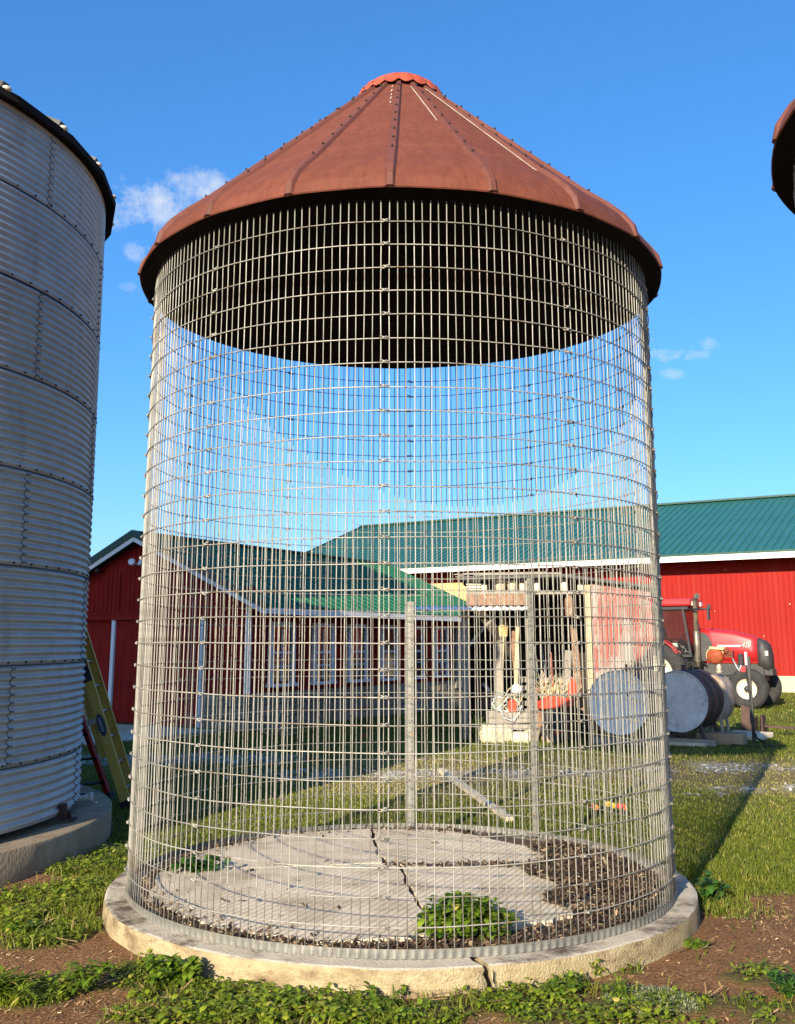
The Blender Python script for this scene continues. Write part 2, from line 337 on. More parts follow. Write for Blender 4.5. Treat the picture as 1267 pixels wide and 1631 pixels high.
def axis(lo, hi, fine0, fine1, d):
    a = list(np.arange(fine0, fine1, d)); s = d; v = fine1
    while v < hi: a.append(v); s *= 1.16; v += s
    a.append(hi); s = d; v = fine0; b = []
    while v > lo: s *= 1.16; v -= s; b.append(max(v, lo))
    return np.array(sorted(set(b+a)))
xs = axis(-420, 420, -3.6, 3.9, .035); ys = axis(-60, 620, 5.2, 9.4, .035)
gx, gy = np.meshgrid(xs, ys); nx, ny = len(xs), len(ys); gx, gy = gx.ravel(), gy.ravel()
gz = height(gx, gy); soil, gravel, dry, weed = cover(gx, gy)
gz = gz + weed*.012
idx = np.arange(nx*ny).reshape(ny, nx)
GF = np.stack([idx[:-1, :-1].ravel(), idx[:-1, 1:].ravel(), idx[1:, 1:].ravel(), idx[1:, :-1].ravel()], 1)
def ground_mat():
    m = bpy.data.materials.new('farmyard_ground'); m.use_nodes = True; nt = m.node_tree; N = nt.nodes.new; L = nt.links.new
    p = nt.nodes['Principled BSDF']; p.inputs['Roughness'].default_value = .95; p.inputs['Specular IOR Level'].default_value = .15
    tc = N('ShaderNodeTexCoord')
    def noise(s, d=6, r=.65):
        n = N('ShaderNodeTexNoise'); n.inputs['Scale'].default_value = s; n.inputs['Detail'].default_value = d; n.inputs['Roughness'].default_value = r
        L(tc.outputs['Object'], n.inputs['Vector']); return n.outputs[0]
    def ramp(f, *st):
        rp = N('ShaderNodeValToRGB'); e = rp.color_ramp.elements
        for i, (pos, c) in enumerate(st):
            q = e[i] if i < 2 else e.new(pos)
            q.position = pos; q.color = (*c, 1)
        L(f, rp.inputs[0]); return rp.outputs[0]
    def mix(f, a, b):
        n = N('ShaderNodeMix'); n.data_type = 'RGBA'; L(f, n.inputs[0]); L(a, n.inputs[6]); L(b, n.inputs[7]); return n.outputs[2]
    def att(n):
        a = N('ShaderNodeAttribute'); a.attribute_name = n; return a.outputs['Fac']
    fine = noise(55); mid = noise(7); big = noise(.9)
    lawn = ramp(mid, (.35, (.055, .065, .010)), (.65, (.125, .125, .022)))
    drygr = ramp(mid, (.35, (.13, .095, .045)), (.65, (.24, .185, .09)))
    soilc = mix(big, ramp(fine, (.34, (.078, .034, .014)), (.62, (.245, .118, .052)), (.80, (.46, .28, .145))), ramp(fine, (.34, (.115, .058, .026)), (.62, (.33, .18, .088)), (.80, (.52, .34, .18))))
    grav = ramp(noise(30), (.3, (.28, .24, .17)), (.7, (.52, .46, .34)))
    weedc = ramp(fine, (.35, (.07, .055, .022)), (.7, (.16, .135, .045)))
    c = mix(att('dry'), lawn, drygr); c = mix(att('soil'), c, soilc); c = mix(att('weed'), c, weedc); c = mix(att('gravel'), c, grav)
    L(c, p.inputs['Base Color'])
    b = N('ShaderNodeBump'); b.inputs['Strength'].default_value = .75; b.inputs['Distance'].default_value = .03; L(fine, b.inputs['Height']); L(b.outputs[0], p.inputs['Normal'])
    return m
ground = link('ground', tris_mesh('ground', np.stack([gx, gy, gz], 1), GF, ground_mat(), dict(soil=soil*(1-weed*.6), gravel=gravel, dry=dry, weed=weed), True)); ground['kind'] = 'structure'

# ------------------------------------------------------------------ the wire crib
NP = 10; SEAM0 = R_(-90-3)                     # ten panels; a seam 3 degrees left of the camera
RING_Z = [4.427-.1524*k for k in range(28)]
WT = 4.57
def arc(r, z, a0, a1, n): return [(r*math.cos(a0+(a1-a0)*i/n), r*math.sin(a0+(a1-a0)*i/n), z) for i in range(n+1)]
def clasp_mesh():
    b = MB(); 
    b.tube([(-.030, 0, .004), (-.012, .004, .009), (.012, .002, -.007), (.030, 0, -.004)], .0045, 5)
    b.tube([(-.026, .003, -.007), (-.006, .010, -.004), (.010, .010, .008), (.026, .003, .007)], .0040, 5)
    b.ball((0, .008, 0), .010, 6, 4, sc=(1.15, .8, .9)); return b.mesh('clasp', M['wire'])
def roof_profile():
    return [(.30, 6.385), (.80, 5.905), (1.35, 5.38), (1.70, 5.045), (1.87, 4.90), (1.98, 4.79), (2.05, 4.69), (2.08, 4.61)]
def build_crib(root, detail=True):
    # --- footing: a concrete ring in two castings, parted by a ragged crack
    RO, RI = 2.10, 1.80
    ca = R_(-90)+.205                             # crack seen right of the front
    def ring(a0, a1, name):
        n = 420; b = MB(); vs = []; pr = random.Random(5)
        for i in range(n+1):
            t = i/n; a = a0+(a1-a0)*t
            sec = [(RI, -.25), (RI, FZ), (RO-.10, FZ), (RO-.02, FZ), (RO-.004, FZ-.006), (RO, FZ-.022), (RO+.002, .105), (RO+.004, .065), (RO+.005, .03), (RO+.006, -.25)]
            for r, z in sec:
                da = 0
                if i in (0, n):
                    da = (math.sin(z*83+r*41+i)*.006+(r-1.95)*.05 - (z-FZ)*.13)      # the ragged break runs askew
                r2 = r+(.004*math.sin(a*7)+.0018*math.sin(a*31+1))*(r > 1.9)
                z2 = z+(.002*math.sin(a*13)+.001*math.sin(a*47))*(z > 0)
                vs.append((r2*math.cos(a+da), r2*math.sin(a+da), z2))
        k = 10; fs, mi = [], []
        for i in range(n):
            for j in range(k-1):
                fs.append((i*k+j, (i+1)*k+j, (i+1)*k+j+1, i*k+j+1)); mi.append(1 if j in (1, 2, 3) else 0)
        fs += [tuple(range(k)), tuple(n*k+j for j in range(k))[::-1]]; mi += [0, 0]
        b.v = vs; b.f = fs; b.mi = mi; b.sm = [j % 9 in (0, 5, 6, 7, 8) for j in range(len(fs)-2)]+[False]*2
        return b.obj(name, [M['conc_ring'], M['conc_top']], root)
    if detail:
        ring(ca+.011, ca+2*PI-.011, 'ring_footing')
    else: MB().lathe([(RI, -.2), (RI, FZ), (RO, FZ), (RO, -.2)], 48, smooth=False).obj('ring_footing', M['conc_ring'], root)
    # --- wavy steel band at the foot
    b = MB(); n = 237*6; vs = []
    for i in range(n):
        a = 2*PI*i/n; w = math.cos(a*237)
        for dz, k in ((.004, 1.0), (.024, .7), (.044, .25), (.054, .03)):
            r = CR+.004+.0065*w*k; vs.append((r*math.cos(a), r*math.sin(a), FZ+dz+(.003*w if dz < .01 else 0)))
    fs = [(i*4+j, ((i+1) % n)*4+j, ((i+1) % n)*4+j+1, i*4+j+1) for i in range(n) for j in range(3)]
    b.add(vs, fs, 0, True); b.obj('skirt_band', M['skirt'], root)
    # --- wires
    z0 = FZ+.03
    def wire_me(k):
        r2 = random.Random(k); pts = []
        ox = oy = 0
        for i in range(15):
            t = i/14; pts.append((r2.uniform(-.0016, .0016), r2.uniform(-.0022, .0022), z0+(WT-z0)*t))
        return MB().tube(pts, .0036, 5).mesh('vertical_wire', M['wire'])
    def hoop_me(k):
        r2 = random.Random(100+k); ph = [r2.uniform(0, 6) for _ in range(4)]; pts = []
        for i in range(200):
            a = 2*PI*i/200; rr = CR+.0075+.0025*math.sin(a*5+ph[0])+.0015*math.sin(a*13+ph[1]); pts.append((rr*math.cos(a), rr*math.sin(a), .003*math.sin(a*4+ph[2])+.002*math.sin(a*11+ph[3])))
        return MB().tube(pts, .0038, 5, closed=True).mesh('hoop_wire', M['wire'])
    if detail:
        wires = [wire_me(k) for k in range(8)]; hoops = [hoop_me(k) for k in range(5)]; cl = clasp_mesh()
        for i in range(237):
            a = SEAM0+2*PI*(i+.5)/237
            link('vertical_wire', wires[i % 8], root, (CR*math.cos(a), CR*math.sin(a), 0), (0, 0, a+PI*(i % 2)))
        for k, z in enumerate(RING_Z):
            link('hoop_wire', hoops[k % 5], root, (0, 0, z), (0, 0, SEAM0+2*PI*(k*3 % 10)/10))
            for s in range(NP):
                a = SEAM0+2*PI*s/NP+random.uniform(-.004, .004)
                if k in (1, 4) and s in (6,): continue
                link('clasp', cl, root, ((CR+.010)*math.cos(a), (CR+.010)*math.sin(a), z), (random.uniform(-.2, .2), random.uniform(-.25, .25), a-PI/2))
        # --- the door panel at the back between two punched angle irons
        for a, zt in ((R_(-90+177), 2.23), (R_(-90+141.5), 2.43)):
            b = MB(); 
            b.box((0, -.012, (zt+.16)/2), (.062, .006, zt-.16)).box((-.03, .014, (zt+.16)/2), (.006, .046, zt-.16))
            p = b.obj('door_post', M['skirt'], root, ((CR-.012)*math.cos(a), (CR-.012)*math.sin(a), 0), (0, 0, a+PI/2+PI))
            h = MB(); z = .25
            while z < zt-.04:
                h.lathe([(.0001, .0), (.0055, .0), (.0055, .004), (.0001, .006)], 6, c=(.012*(-1)**int(z*100), -.016, z), M=Matrix.Rotation(PI/2, 3, 'X')); z += .085
            q = h.obj('bolt', M['bolt'], p); q['kind'] = 'stuff'
    else:
        b = MB()
        for i in range(118):
            a = 2*PI*i/118; b.tube([(CR*math.cos(a), CR*math.sin(a), z0), (CR*math.cos(a), CR*math.sin(a), WT)], .004, 4, cap=False)
        for z in RING_Z: b.tube(arc(CR+.007, z, 0, 2*PI, 60)[:-1], .004, 4, closed=True)
        q = b.obj('wire_mesh', M['wire'], root); q['kind'] = 'stuff'
    # --- roof: twenty rusted panels, ribs with bolts, a scalloped collar
    NR = 20; prof = roof_profile(); da = 2*PI/NR; b = MB(); na = 6
    vs = []; k = len(prof)
    for i in range(na+1):
        t = i/na*2-1; a = da/2*t
        for j, (r, z) in enumerate(prof):
            flat = math.cos(da/2)/math.cos(a); f = 1-(1-flat)*.30                 # panels are nearly flat between the ribs
            sag = -.018*(1-t*t)*(j/(k-1))**2
            lip = .012*abs(t)**3*(j >= k-2)
            vs.append(((r*f)*math.cos(a), (r*f)*math.sin(a), z+sag*.4-lip*.5))
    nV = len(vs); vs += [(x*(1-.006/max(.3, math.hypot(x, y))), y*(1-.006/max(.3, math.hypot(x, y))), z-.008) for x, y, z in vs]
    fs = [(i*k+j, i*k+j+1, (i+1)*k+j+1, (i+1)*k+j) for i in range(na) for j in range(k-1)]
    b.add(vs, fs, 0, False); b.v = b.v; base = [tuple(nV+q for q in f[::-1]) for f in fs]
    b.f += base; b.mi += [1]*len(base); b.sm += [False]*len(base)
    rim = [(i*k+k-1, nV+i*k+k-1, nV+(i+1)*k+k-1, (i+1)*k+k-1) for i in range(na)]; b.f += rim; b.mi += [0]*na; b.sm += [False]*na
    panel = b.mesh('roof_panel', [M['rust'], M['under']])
    b = MB(); vs = []; sec = [(-.040, -.004), (-.027, .015), (-.019, .023), (.019, .023), (.027, .015), (.040, -.004)]
    for j, (r, z) in enumerate(prof):
        r0, z0_ = prof[max(j-1, 0)]; r1, z1_ = prof[min(j+1, k-1)]; d = Vector((r1-r0, z1_-z0_)).normalized(); nrm = Vector((-d.y, d.x))
        if nrm.y < 0: nrm = -nrm
        w = (.62+.38*min(1, r/1.6))*(1 if j < k-2 else .85)
        for x, h in sec: vs.append((r+nrm.x*h*(1 if j < k-1 else .6), x*w, z+nrm.y*h*(1 if j < k-1 else .6)-.008*(j == k-1)))
    n = len(sec); b.add(vs, [(j*n+i, j*n+i+1, (j+1)*n+i+1, (j+1)*n+i) for j in range(k-1) for i in range(n-1)]+[tuple((k-1)*n+i for i in range(n))], 0, False)
    rib = b.mesh('rib', M['rust_rib'])
    b = MB()
    for q in range(9):
        t = .06+.84*q/8; r = .36+(1.86-.36)*t; z = float(np.interp(r, [p[0] for p in prof], [p[1] for p in prof]))+.004
        b.ball((r+.017, 0, z+.019), .0105, 6, 4)
    bolts = b.mesh('bolt', M['bolt'])
    for i in range(NR):
        a = R_(-92+18*i)
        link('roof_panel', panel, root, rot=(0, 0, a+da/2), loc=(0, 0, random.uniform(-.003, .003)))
        r = link('rib', rib, root, rot=(0, 0, a))
        q = link('bolt', bolts, r); q['kind'] = 'stuff'
    for a, t0, t1, off in ((R_(-92+18*1), .05, .55, -.052), (R_(-92+18*2), .04, .97, -.052)):
        r0, r1 = .36+1.42*t0, .36+1.42*t1; zz = lambda r: 6.385-(r-.30)*.966+.010
        MB().bar((r0, off*.7, zz(r0)), (r1, off, zz(r1)), .006, .004).obj('zinc_edge', M['bare'], root, rot=(0, 0, a))
    if detail:
        r = R_(-92+18*0); b = MB(); pr = random.Random(3)
        for q in range(5):
            r0 = .42+.09*q+pr.uniform(0, .03); r1 = r0+pr.uniform(.03, .05); zz = lambda r: 6.385-(r-.30)*.966+.012
            b.bar((r0, -.050, zz(r0)), (r1, -.052, zz(r1)), .007, .004)
        q = b.obj('paint_flake', M['bare'], root, rot=(0, 0, r)); q['kind'] = 'stuff'
    b = MB(); n = 240; vs = []
    for i in range(n):
        a = 2*PI*i/n; s = abs(math.sin((a-R_(-92))*10)) ; wv = 1-s
        pts = [(.02, 6.500), (.26, 6.485), (.315, 6.455), (.345+.012*s, 6.425), (.380+.016*s, 6.370-.036*s), (.378+.016*s, 6.365-.036*s), (.30, 6.42)]
        vs += [(r*math.cos(a), r*math.sin(a), z+.008*math.sin(a*3)) for r, z in pts]
    k2 = 7; b.add(vs, [(i*k2+j, i*k2+j+1, ((i+1) % n)*k2+j+1, ((i+1) % n)*k2+j) for i in range(n) for j in range(k2-1)], 0, False)
    c = b.obj('collar', M['collar'], root)
    h = MB()
    for i in range(20):
        a = R_(-92+18*i); h.ball((.368*math.cos(a), .368*math.sin(a), 6.385), .009, 6, 4)
    q = h.obj('bolt', M['bolt'], c); q['kind'] = 'stuff'
    return root
crib = thing('corn_crib', 'round wire mesh corn crib with rusty conical roof in the middle', 'corn crib', (CX, CY, 0), 0, 'wire corn cribs')
build_crib(crib)
# floor of the crib
slab = thing('floor_slab', 'cracked pale concrete floor slab inside the wire crib', 'concrete slab', (0, 0, 0))
SZ = .175
def jag(p, q, n, amp, seed):
    r2 = random.Random(seed); p, q = Vector(p), Vector(q); d = q-p; nn = Vector((-d.y, d.x)).normalized()
    return [tuple(p+d*(i/n)+nn*r2.uniform(-amp, amp)*(0 < i < n)) for i in range(n+1)]
cA = jag((-.24, 9.58), (-.172, 8.787), 6, .02, 1)+jag((-.172, 8.787), (-.10, 8.14), 6, .02, 2)[1:]     # crack of the back half
cB = jag((.02, 8.12), (.096, 7.374), 7, .018, 3)+jag((.096, 7.374), (.24, 6.30), 9, .02, 4)[1:]         # crack of the front half
hL = jag((-1.70, 7.86), (-.10, 8.14), 9, .012, 5); hR = jag((-.10, 8.14), (1.22, 8.02), 10, .014, 6)     # crack across
eBL = jag((-1.70, 7.86), (-1.58, 8.60), 5, .02, 7)+jag((-1.58, 8.60), (-1.05, 9.36), 6, .02, 8)[1:]+jag((-1.05, 9.36), (-.24, 9.60), 5, .02, 9)[1:]
eBR = jag((-.22, 9.60), (.45, 9.56), 4, .02, 10)+jag((.45, 9.56), (1.20, 8.72), 6, .03, 11)[1:]+jag((1.20, 8.72), (1.47, 8.25), 5, .03, 12)[1:]+[(1.22, 8.02)]
eFR = jag((1.20, 8.0), (1.02, 7.70), 5, .03, 13)+jag((1.02, 7.70), (1.33, 7.10), 6, .035, 14)[1:]+jag((1.33, 7.10), (.95, 6.55), 6, .03, 15)[1:]+jag((.95, 6.55), (.28, 6.24), 8, .024, 16)[1:]
eFL = jag((.22, 6.26), (-.40, 6.09), 9, .022, 17)+jag((-.40, 6.09), (-1.04, 6.36), 10, .022, 18)[1:]+jag((-1.04, 6.36), (-1.63, 6.98), 10, .022, 19)[1:]+jag((-1.63, 6.98), (-1.75, 7.84), 8, .02, 20)[1:]
def piece(poly, dz, tilt):
    b = MB(); n = len(poly); cxm = sum(p[0] for p in poly)/n; cym = sum(p[1] for p in poly)/n
    tz = lambda x, y: SZ+dz+(x-cxm)*tilt[0]+(y-cym)*tilt[1]
    vs = [(x, y, .02) for x, y in poly]+[(x, y, tz(x, y)) for x, y in poly]
    fs = [tuple(range(n, 2*n))]+[(i, (i+1) % n, n+(i+1) % n, n+i) for i in range(n)]
    b.add(vs, fs); me = b.mesh('slab_piece', M['slab']); bm = bmesh.new(); bm.from_mesh(me); bmesh.ops.recalc_face_normals(bm, faces=bm.faces); bm.to_mesh(me); bm.free()
    return link('slab_piece', me, slab)
g = .017
piece([(x, y+.008) for x, y in hL[:-1]]+[(x-g, y) for x, y in reversed(cA)]+list(reversed(eBL))[1:-1], .006, (.004, .0))
piece([(x+g, y) for x, y in cA]+[(x, y+.010) for x, y in hR[1:]]+list(reversed(eBR))[1:-1], -.004, (-.006, .004))
piece([(x, y-.008) for x, y in hL]+[(x-g, y) for x, y in cB]+eFL, .002, (0, .003))
piece([(x+g, y) for x, y in cB]+list(reversed(eFR))+[(x, y-.012) for x, y in reversed(hR) if x > .06], .000, (-.005, -.002))
b = MB(); b.lathe([(.001, .135), (1.2, .135), (1.82, .15)], 64, c=(CX, CY, 0), smooth=False); mb = b.obj('mulch_bed', M['mulch']); mb['kind'] = 'structure'
def scatter_chips(name, P, size, mat_, seed, zoff=.004, tint=None, flat=.35, thin=1.0):
    r2 = np.random.default_rng(seed); n = len(P); L_ = size*r2.uniform(.5, 1.7, n); W = L_*r2.uniform(.18, .5, n)*thin; a = r2.uniform(0, 2*PI, n)
    tx = r2.normal(0, flat, n); u = np.stack([np.cos(a), np.sin(a), tx], 1)*L_[:, None]/2; v = np.stack([-np.sin(a), np.cos(a), r2.normal(0, flat, n)], 1)*W[:, None]/2
    c = P+np.array([0, 0, zoff])+np.stack([np.zeros(n), np.zeros(n), np.abs(tx)*L_/2], 1)
    V = np.stack([c-u-v, c+u-v*.7, c+u+v*.8, c-u+v], 1).reshape(-1, 3); F = np.arange(4*n).reshape(n, 4)
    t = r2.uniform(0, 1, n)**1.3 if tint is None else tint
    return tag(link(name, tris_mesh(name, V, F, mat_, dict(tint=np.repeat(t, 4)))), kind='stuff')
# mulch strewn round the slab, deepest at the right
P = []
while len(P) < 15000:
    x, y = rng.uniform(-1.9, 1.9), rng.uniform(-1.9, 1.9); r = math.hypot(x, y)
    if r > 1.86: continue
    X, Y = x+CX, y+CY
    on = max(0, (r-1.50)/.36) if X < .7 or Y < 6.6 else 1.0*(X > 1.02+.10*math.sin(Y*7)+.22*max(0, abs(Y-7.6)-.45))
    crack = abs(Y-8.08) < .05+.05*max(0, X-.3) and X > -.1
    if rng.random() < max(on, .5*crack, .0012): P.append((X, Y, .150+.025*min(1, max(on, 0))*rng.random()+(.03 if r < 1.45 else .0)))
tag(scatter_chips('mulch_chips', np.array(P), .034, M['mulch_l'], 5, flat=.28), 'dark dried stalks and mulch around the slab inside the crib')

# ------------------------------------------------------------------ second crib, only its eave shows at the right
twin = thing('corn_crib', 'second corn crib whose dark roof edge shows at the upper right border', 'corn crib', (4.163236458082014, 4.785880934958062, 0), R_(9), 'wire corn cribs')
build_crib(twin, False)

# ------------------------------------------------------------------ the steel bin at the left
def build_bin(root, R, RF, seams, ztop, seam_a, roof_pitch, nsheet=7, detail=True):
    MB().lathe([(RF-.9, .2), (RF-.02, .259), (RF, .245), (RF+.004, 0), (RF+.004, -.3)], 120).obj('footing', M['conc_bin'], root)
    da = 2*PI/nsheet; zs = [.262]+seams+[ztop]
    cache = {}
    for k in range(len(zs)-1):
        h = zs[k+1]-zs[k]; nc = max(3, round(h/.0697)); key = round(h, 2)
        if key not in cache:
            b = MB(); na = 30; rows = nc*6; vs = []
            for i in range(na+1):
                a = da*i/na
                for j in range(rows+1):
                    t = j/rows; r = R+.0135*math.sin(2*PI*nc*t-PI/2)+(.006*(1-t/.02) if t < .02 else 0)
                    vs.append((r*math.cos(a), r*math.sin(a), key*t))
            q = rows+1; b.add(vs, [(i*q+j, (i+1)*q+j, (i+1)*q+j+1, i*q+j+1) for i in range(na) for j in range(rows)], 0, True)
            cache[key] = (b.mesh('wall_sheet', M['bin']), nc)
        me, nc = cache[key]; a0 = seam_a+R_(.9)*(k-4)*.45+(da/2 if k % 2 == 0 else 0)
        bb = MB(); sm = MB()
        for s in range(nsheet):
            a = a0+da*s; link('wall_sheet', me, root, (0, 0, zs[k]), (0, 0, a))
            if not detail: continue
            for j in range(nc):
                for o in (-.0045, .0045):
                    aa = a+o; rr = R+.012; bb.ball((rr*math.cos(aa), rr*math.sin(aa), zs[k]+h*(j+.5)/nc), .0085, 6, 4)
            sm.tube([((R+.0045+.0135*math.sin(2*PI*nc*t-PI/2))*math.cos(a-.008), (R+.0045+.0135*math.sin(2*PI*nc*t-PI/2))*math.sin(a-.008), zs[k]+h*t) for t in [i/(nc*4) for i in range(nc*4+1)]], .003, 4)
        if detail:
            if k:
                for i in range(88):
                    a = 2*PI*i/88+R_(1.5); bb.ball(((R+.010)*math.cos(a), (R+.010)*math.sin(a), zs[k]+.022), .0115, 6, 4)
                sm.tube(arc(R+.004, zs[k]-.003, 0, 2*PI, 160)[:-1], .0045, 4, closed=True)
            q = bb.obj('bolt', M['bolt'], root); q['kind'] = 'stuff'
            sm.obj('seam', M['bolt'], root)
    rise = R*math.tan(roof_pitch); re = R+.125; b = MB()
    NRB = 28
    b.lathe([(re, ztop+.02), (R*.6, ztop+.02+rise*.4+.02), (.35, ztop+rise*.93)], NRB, smooth=False)
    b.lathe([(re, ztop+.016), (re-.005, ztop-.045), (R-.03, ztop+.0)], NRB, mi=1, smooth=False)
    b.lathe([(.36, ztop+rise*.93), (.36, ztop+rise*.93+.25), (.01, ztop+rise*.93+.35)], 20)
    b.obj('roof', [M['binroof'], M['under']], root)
    rb = MB(); rb.bar((.4, 0, ztop+rise*.93+.01), (re-.05, 0, ztop+.075), .07, .05)
    rm = rb.mesh('rib', M['binroof']); cm = MB().ball((re-.03, 0, ztop+.035), .036, 8, 6, sc=(1.2, 1.3, .8)).ball((re-.07, .03, ztop+.06), .030, 8, 5).mesh('rib_cap', M['cap'])
    for i in range(NRB):
        a = 2*PI*i/NRB-R_(2); link('rib', rm, root, rot=(0, 0, a)); link('rib_cap', cm, root, rot=(0, 0, a))
gb = thing('grain_bin', 'grey corrugated steel grain bin on a concrete base at the left', 'grain bin', (BX, BY, 0), 0, 'steel grain bins')
build_bin(gb, BR, BF, [.776, 1.61, 2.443, 3.28, 4.12, 4.955, 5.795], 6.56, R_(-16.4), R_(27))
for o in gb.children:                          # the old bin leans a little
    if o.name.split('.')[0] != 'footing':
        o.matrix_basis = Matrix.Rotation(R_(-.85), 4, 'Y') @ o.matrix_basis
b = MB(); b.box((BR+.02, 0, .33), (.05, .10, .14)).box((BR+.075, .0, .272), (.13, .12, .02)).lathe([(.001, 0), (.02, 0), (.02, .06)], 8, c=(BR+.08, 0, .28))
b.obj('anchor_bracket', M['bolt'], gb, rot=(0, 0, R_(-1)))
# a taller bin farther left, added outside the picture to shade the shed
shade_bin = thing('grain_bin', 'tall steel grain bin added out of view at the left to shade the shed', 'grain bin', (-13.6, 6.6, 0), 0, 'steel grain bins')
build_bin(shade_bin, 3.75, 4.0, [2.0, 3.8, 5.6, 7.4, 9.2, 11.0], 12.8, 0, R_(27), 7, False)

# ------------------------------------------------------------------ plants: leaves and blades as thin curved faces
def leaf_cloud(C, A, tilt, L_, W, tint, name, m, parent=None, curl=.25):
    """ovate leaves: base points C (n,3), heading A, rise angle tilt, length, width -> one mesh"""
    n = len(C); d = np.stack([np.cos(A)*np.cos(tilt), np.sin(A)*np.cos(tilt), np.sin(tilt)], 1)
    s = np.stack([-np.sin(A), np.cos(A), np.zeros(n)], 1); up = np.cross(d, s)*-1
    up = np.where(up[:, 2:3] < 0, -up, up)
    P = []
    for t, w, h in ((0, .06, 0), (.35, .5, .0), (.35, -.5, .0), (.72, .40, -.35), (.72, -.40, -.35), (1, 0, -1.0)):
        P.append(C+d*(L_*t)[:, None]+s*(W*w)[:, None]+up*(L_*h*curl)[:, None]+up*(W*abs(w)*.25)[:, None])
    V = np.stack(P, 1).reshape(-1, 3); b = np.arange(n)[:, None]*6
    F = np.concatenate([b+np.array([[0, 1, 2]]), b+np.array([[1, 3, 2]]), b+np.array([[2, 3, 4]]), b+np.array([[3, 5, 4]])], 0)
    return link(name, tris_mesh(name, V, F, m, dict(tint=np.repeat(tint, 6))), parent)
def blades(P, H, W, lean, tint, name, m, parent=None, seed=0):
    r2 = np.random.default_rng(seed+77); n = len(P); a = r2.uniform(0, 2*PI, n); h = r2.uniform(0, 2*PI, n)
    s = np.stack([np.cos(a), np.sin(a), np.zeros(n)], 1)*W[:, None]/2; d = np.stack([np.cos(h), np.sin(h), np.zeros(n)], 1)
    m1 = P+d*(H*lean*.28)[:, None]+np.array([0, 0, 1])*(H*.58)[:, None]
    m2 = P+d*(H*lean)[:, None]+np.array([0, 0, 1])*(H*(1-.35*lean))[:, None]
    V = np.stack([P-s, P+s, m1+s*.8, m1-s*.8, m2], 1).reshape(-1, 3); b = np.arange(n)[:, None]*5
    F = np.concatenate([b+np.array([[0, 1, 2]]), b+np.array([[0, 2, 3]]), b+np.array([[3, 2, 4]])], 0)
    return link(name, tris_mesh(name, V, F, m, dict(tint=np.repeat(tint, 5))), parent)
def field_points(n, y0, y1, power, seed, margin=2.0):
    r2 = np.random.default_rng(seed); u = r2.random(n); p = 1-power
    y = (y0**p+(y1**p-y0**p)*u)**(1/p); x = r2.uniform(-1, 1, n)*(y*.42+margin); return x, y
def free(x, y): return ~(((x-CX)**2+(y-CY)**2 < 2.13**2) | ((x-BX)**2+(y-BY)**2 < 3.6**2))
# lawn
x, y = field_points(420000, 7.4, 46, 1.9, 1); s_, g_, d_, w_ = cover(x, y); r0 = rng.random(len(x))
keep = free(x, y) & (r0 > s_*1.02) & (r0 > g_*.9) & (rng.random(len(x)) > d_*.55); x, y, d_ = x[keep], y[keep], d_[keep]; n = len(x)
tall = fbm(x, y, 1.1, 60); H = (.020+.030*rng.random(n))*(.65+.8*tall)*(1-.4*d_)*(1+np.clip((y-10)/40, 0, 1)); W = .0055*(.6+.8*rng.random(n))*(y/8)**.75
tint = np.clip(rng.random(n)*.55+.35*fbm(x, y, .8, 61)+d_*.35, 0, 1); tint = np.where(rng.random(n) < .06+.45*d_, .9+.1*rng.random(n), tint)
tag(blades(np.stack([x, y, height(x, y)], 1), H, W, .25+.6*rng.random(n), tint, 'lawn_grass', M['grass'], None, 1), 'mown lawn grass behind and to the right of the crib', kind='stuff')
# taller unmown grass against the crib and by the right edge of the footing
P = []
for _ in range(9000):
    a = rng.uniform(R_(-14), R_(206)); rr = 2.14+abs(rng.normal(0, .22)); P.append((CX+rr*math.cos(a), CY+rr*math.sin(a), 0))
for _ in range(2500): P.append((2.55+rng.normal(0, .28), 8.35+abs(rng.normal(0, .32)), 0))
P = np.array(P); P[:, 2] = height(P[:, 0], P[:, 1]); n = len(P)
P = P[~inside_bin(P[:, 0], P[:, 1])]; n = len(P)
tag(blades(P, rng.uniform(.03, .11, n), rng.uniform(.004, .008, n), .2+.6*rng.random(n), np.clip(rng.normal(.5, .25, n), 0, 1), 'tall_grass', M['grass'], None, 2), 'longer grass left uncut around the crib footing', kind='stuff')
# ground cover in the foreground: clover-like leaves and blades where the weeds grow
x = rng.uniform(-4.2, 4.0, 420000); y = rng.uniform(5.25, 10.2, 420000); _, _, _, w_ = cover(x, y)
dens = sstep(.15, .9, w_)*sstep(.43, .62, fbm(x, y, 4.2, 71)+.16*w_-.03)
keep = free(x, y) & (rng.random(len(x)) < dens*.30); x, y, w_ = x[keep], y[keep], w_[keep]; n = len(x)
lush = fbm(x, y, 2.4, 72); z = height(x, y)+.012+rng.random(n)**1.3*(.015+.075*lush*w_)
tag(leaf_cloud(np.stack([x, y, z], 1), rng.uniform(0, 2*PI, n), rng.uniform(-.15, .75, n), (.017+.032*rng.random(n))*(.7+.7*lush), (.012+.022*rng.random(n))*(.7+.6*lush),
    np.clip(rng.normal(.45, .22, n)+.45*(lush-.5), 0, 1), 'ground_cover', M['leaf_clover']), 'low clover and weeds spreading over the soil in front', kind='stuff')
x = rng.uniform(-4.2, 4.0, 90000); y = rng.uniform(5.25, 10.2, 90000); _, _, _, w_ = cover(x, y)
keep = free(x, y) & (rng.random(len(x)) < (sstep(.1, .7, w_)*sstep(.40, .62, fbm(x, y, 2.7, 73))*.7+.009)); x, y = x[keep], y[keep]; n = len(x)
tag(blades(np.stack([x, y, height(x, y)], 1), rng.uniform(.025, .12, n), rng.uniform(.004, .009, n), .35+.8*rng.random(n), np.clip(rng.normal(.5, .25, n), 0, 1), 'weed_grass', M['grass'], None, 3), 'thin grass blades among the foreground weeds', kind='stuff')
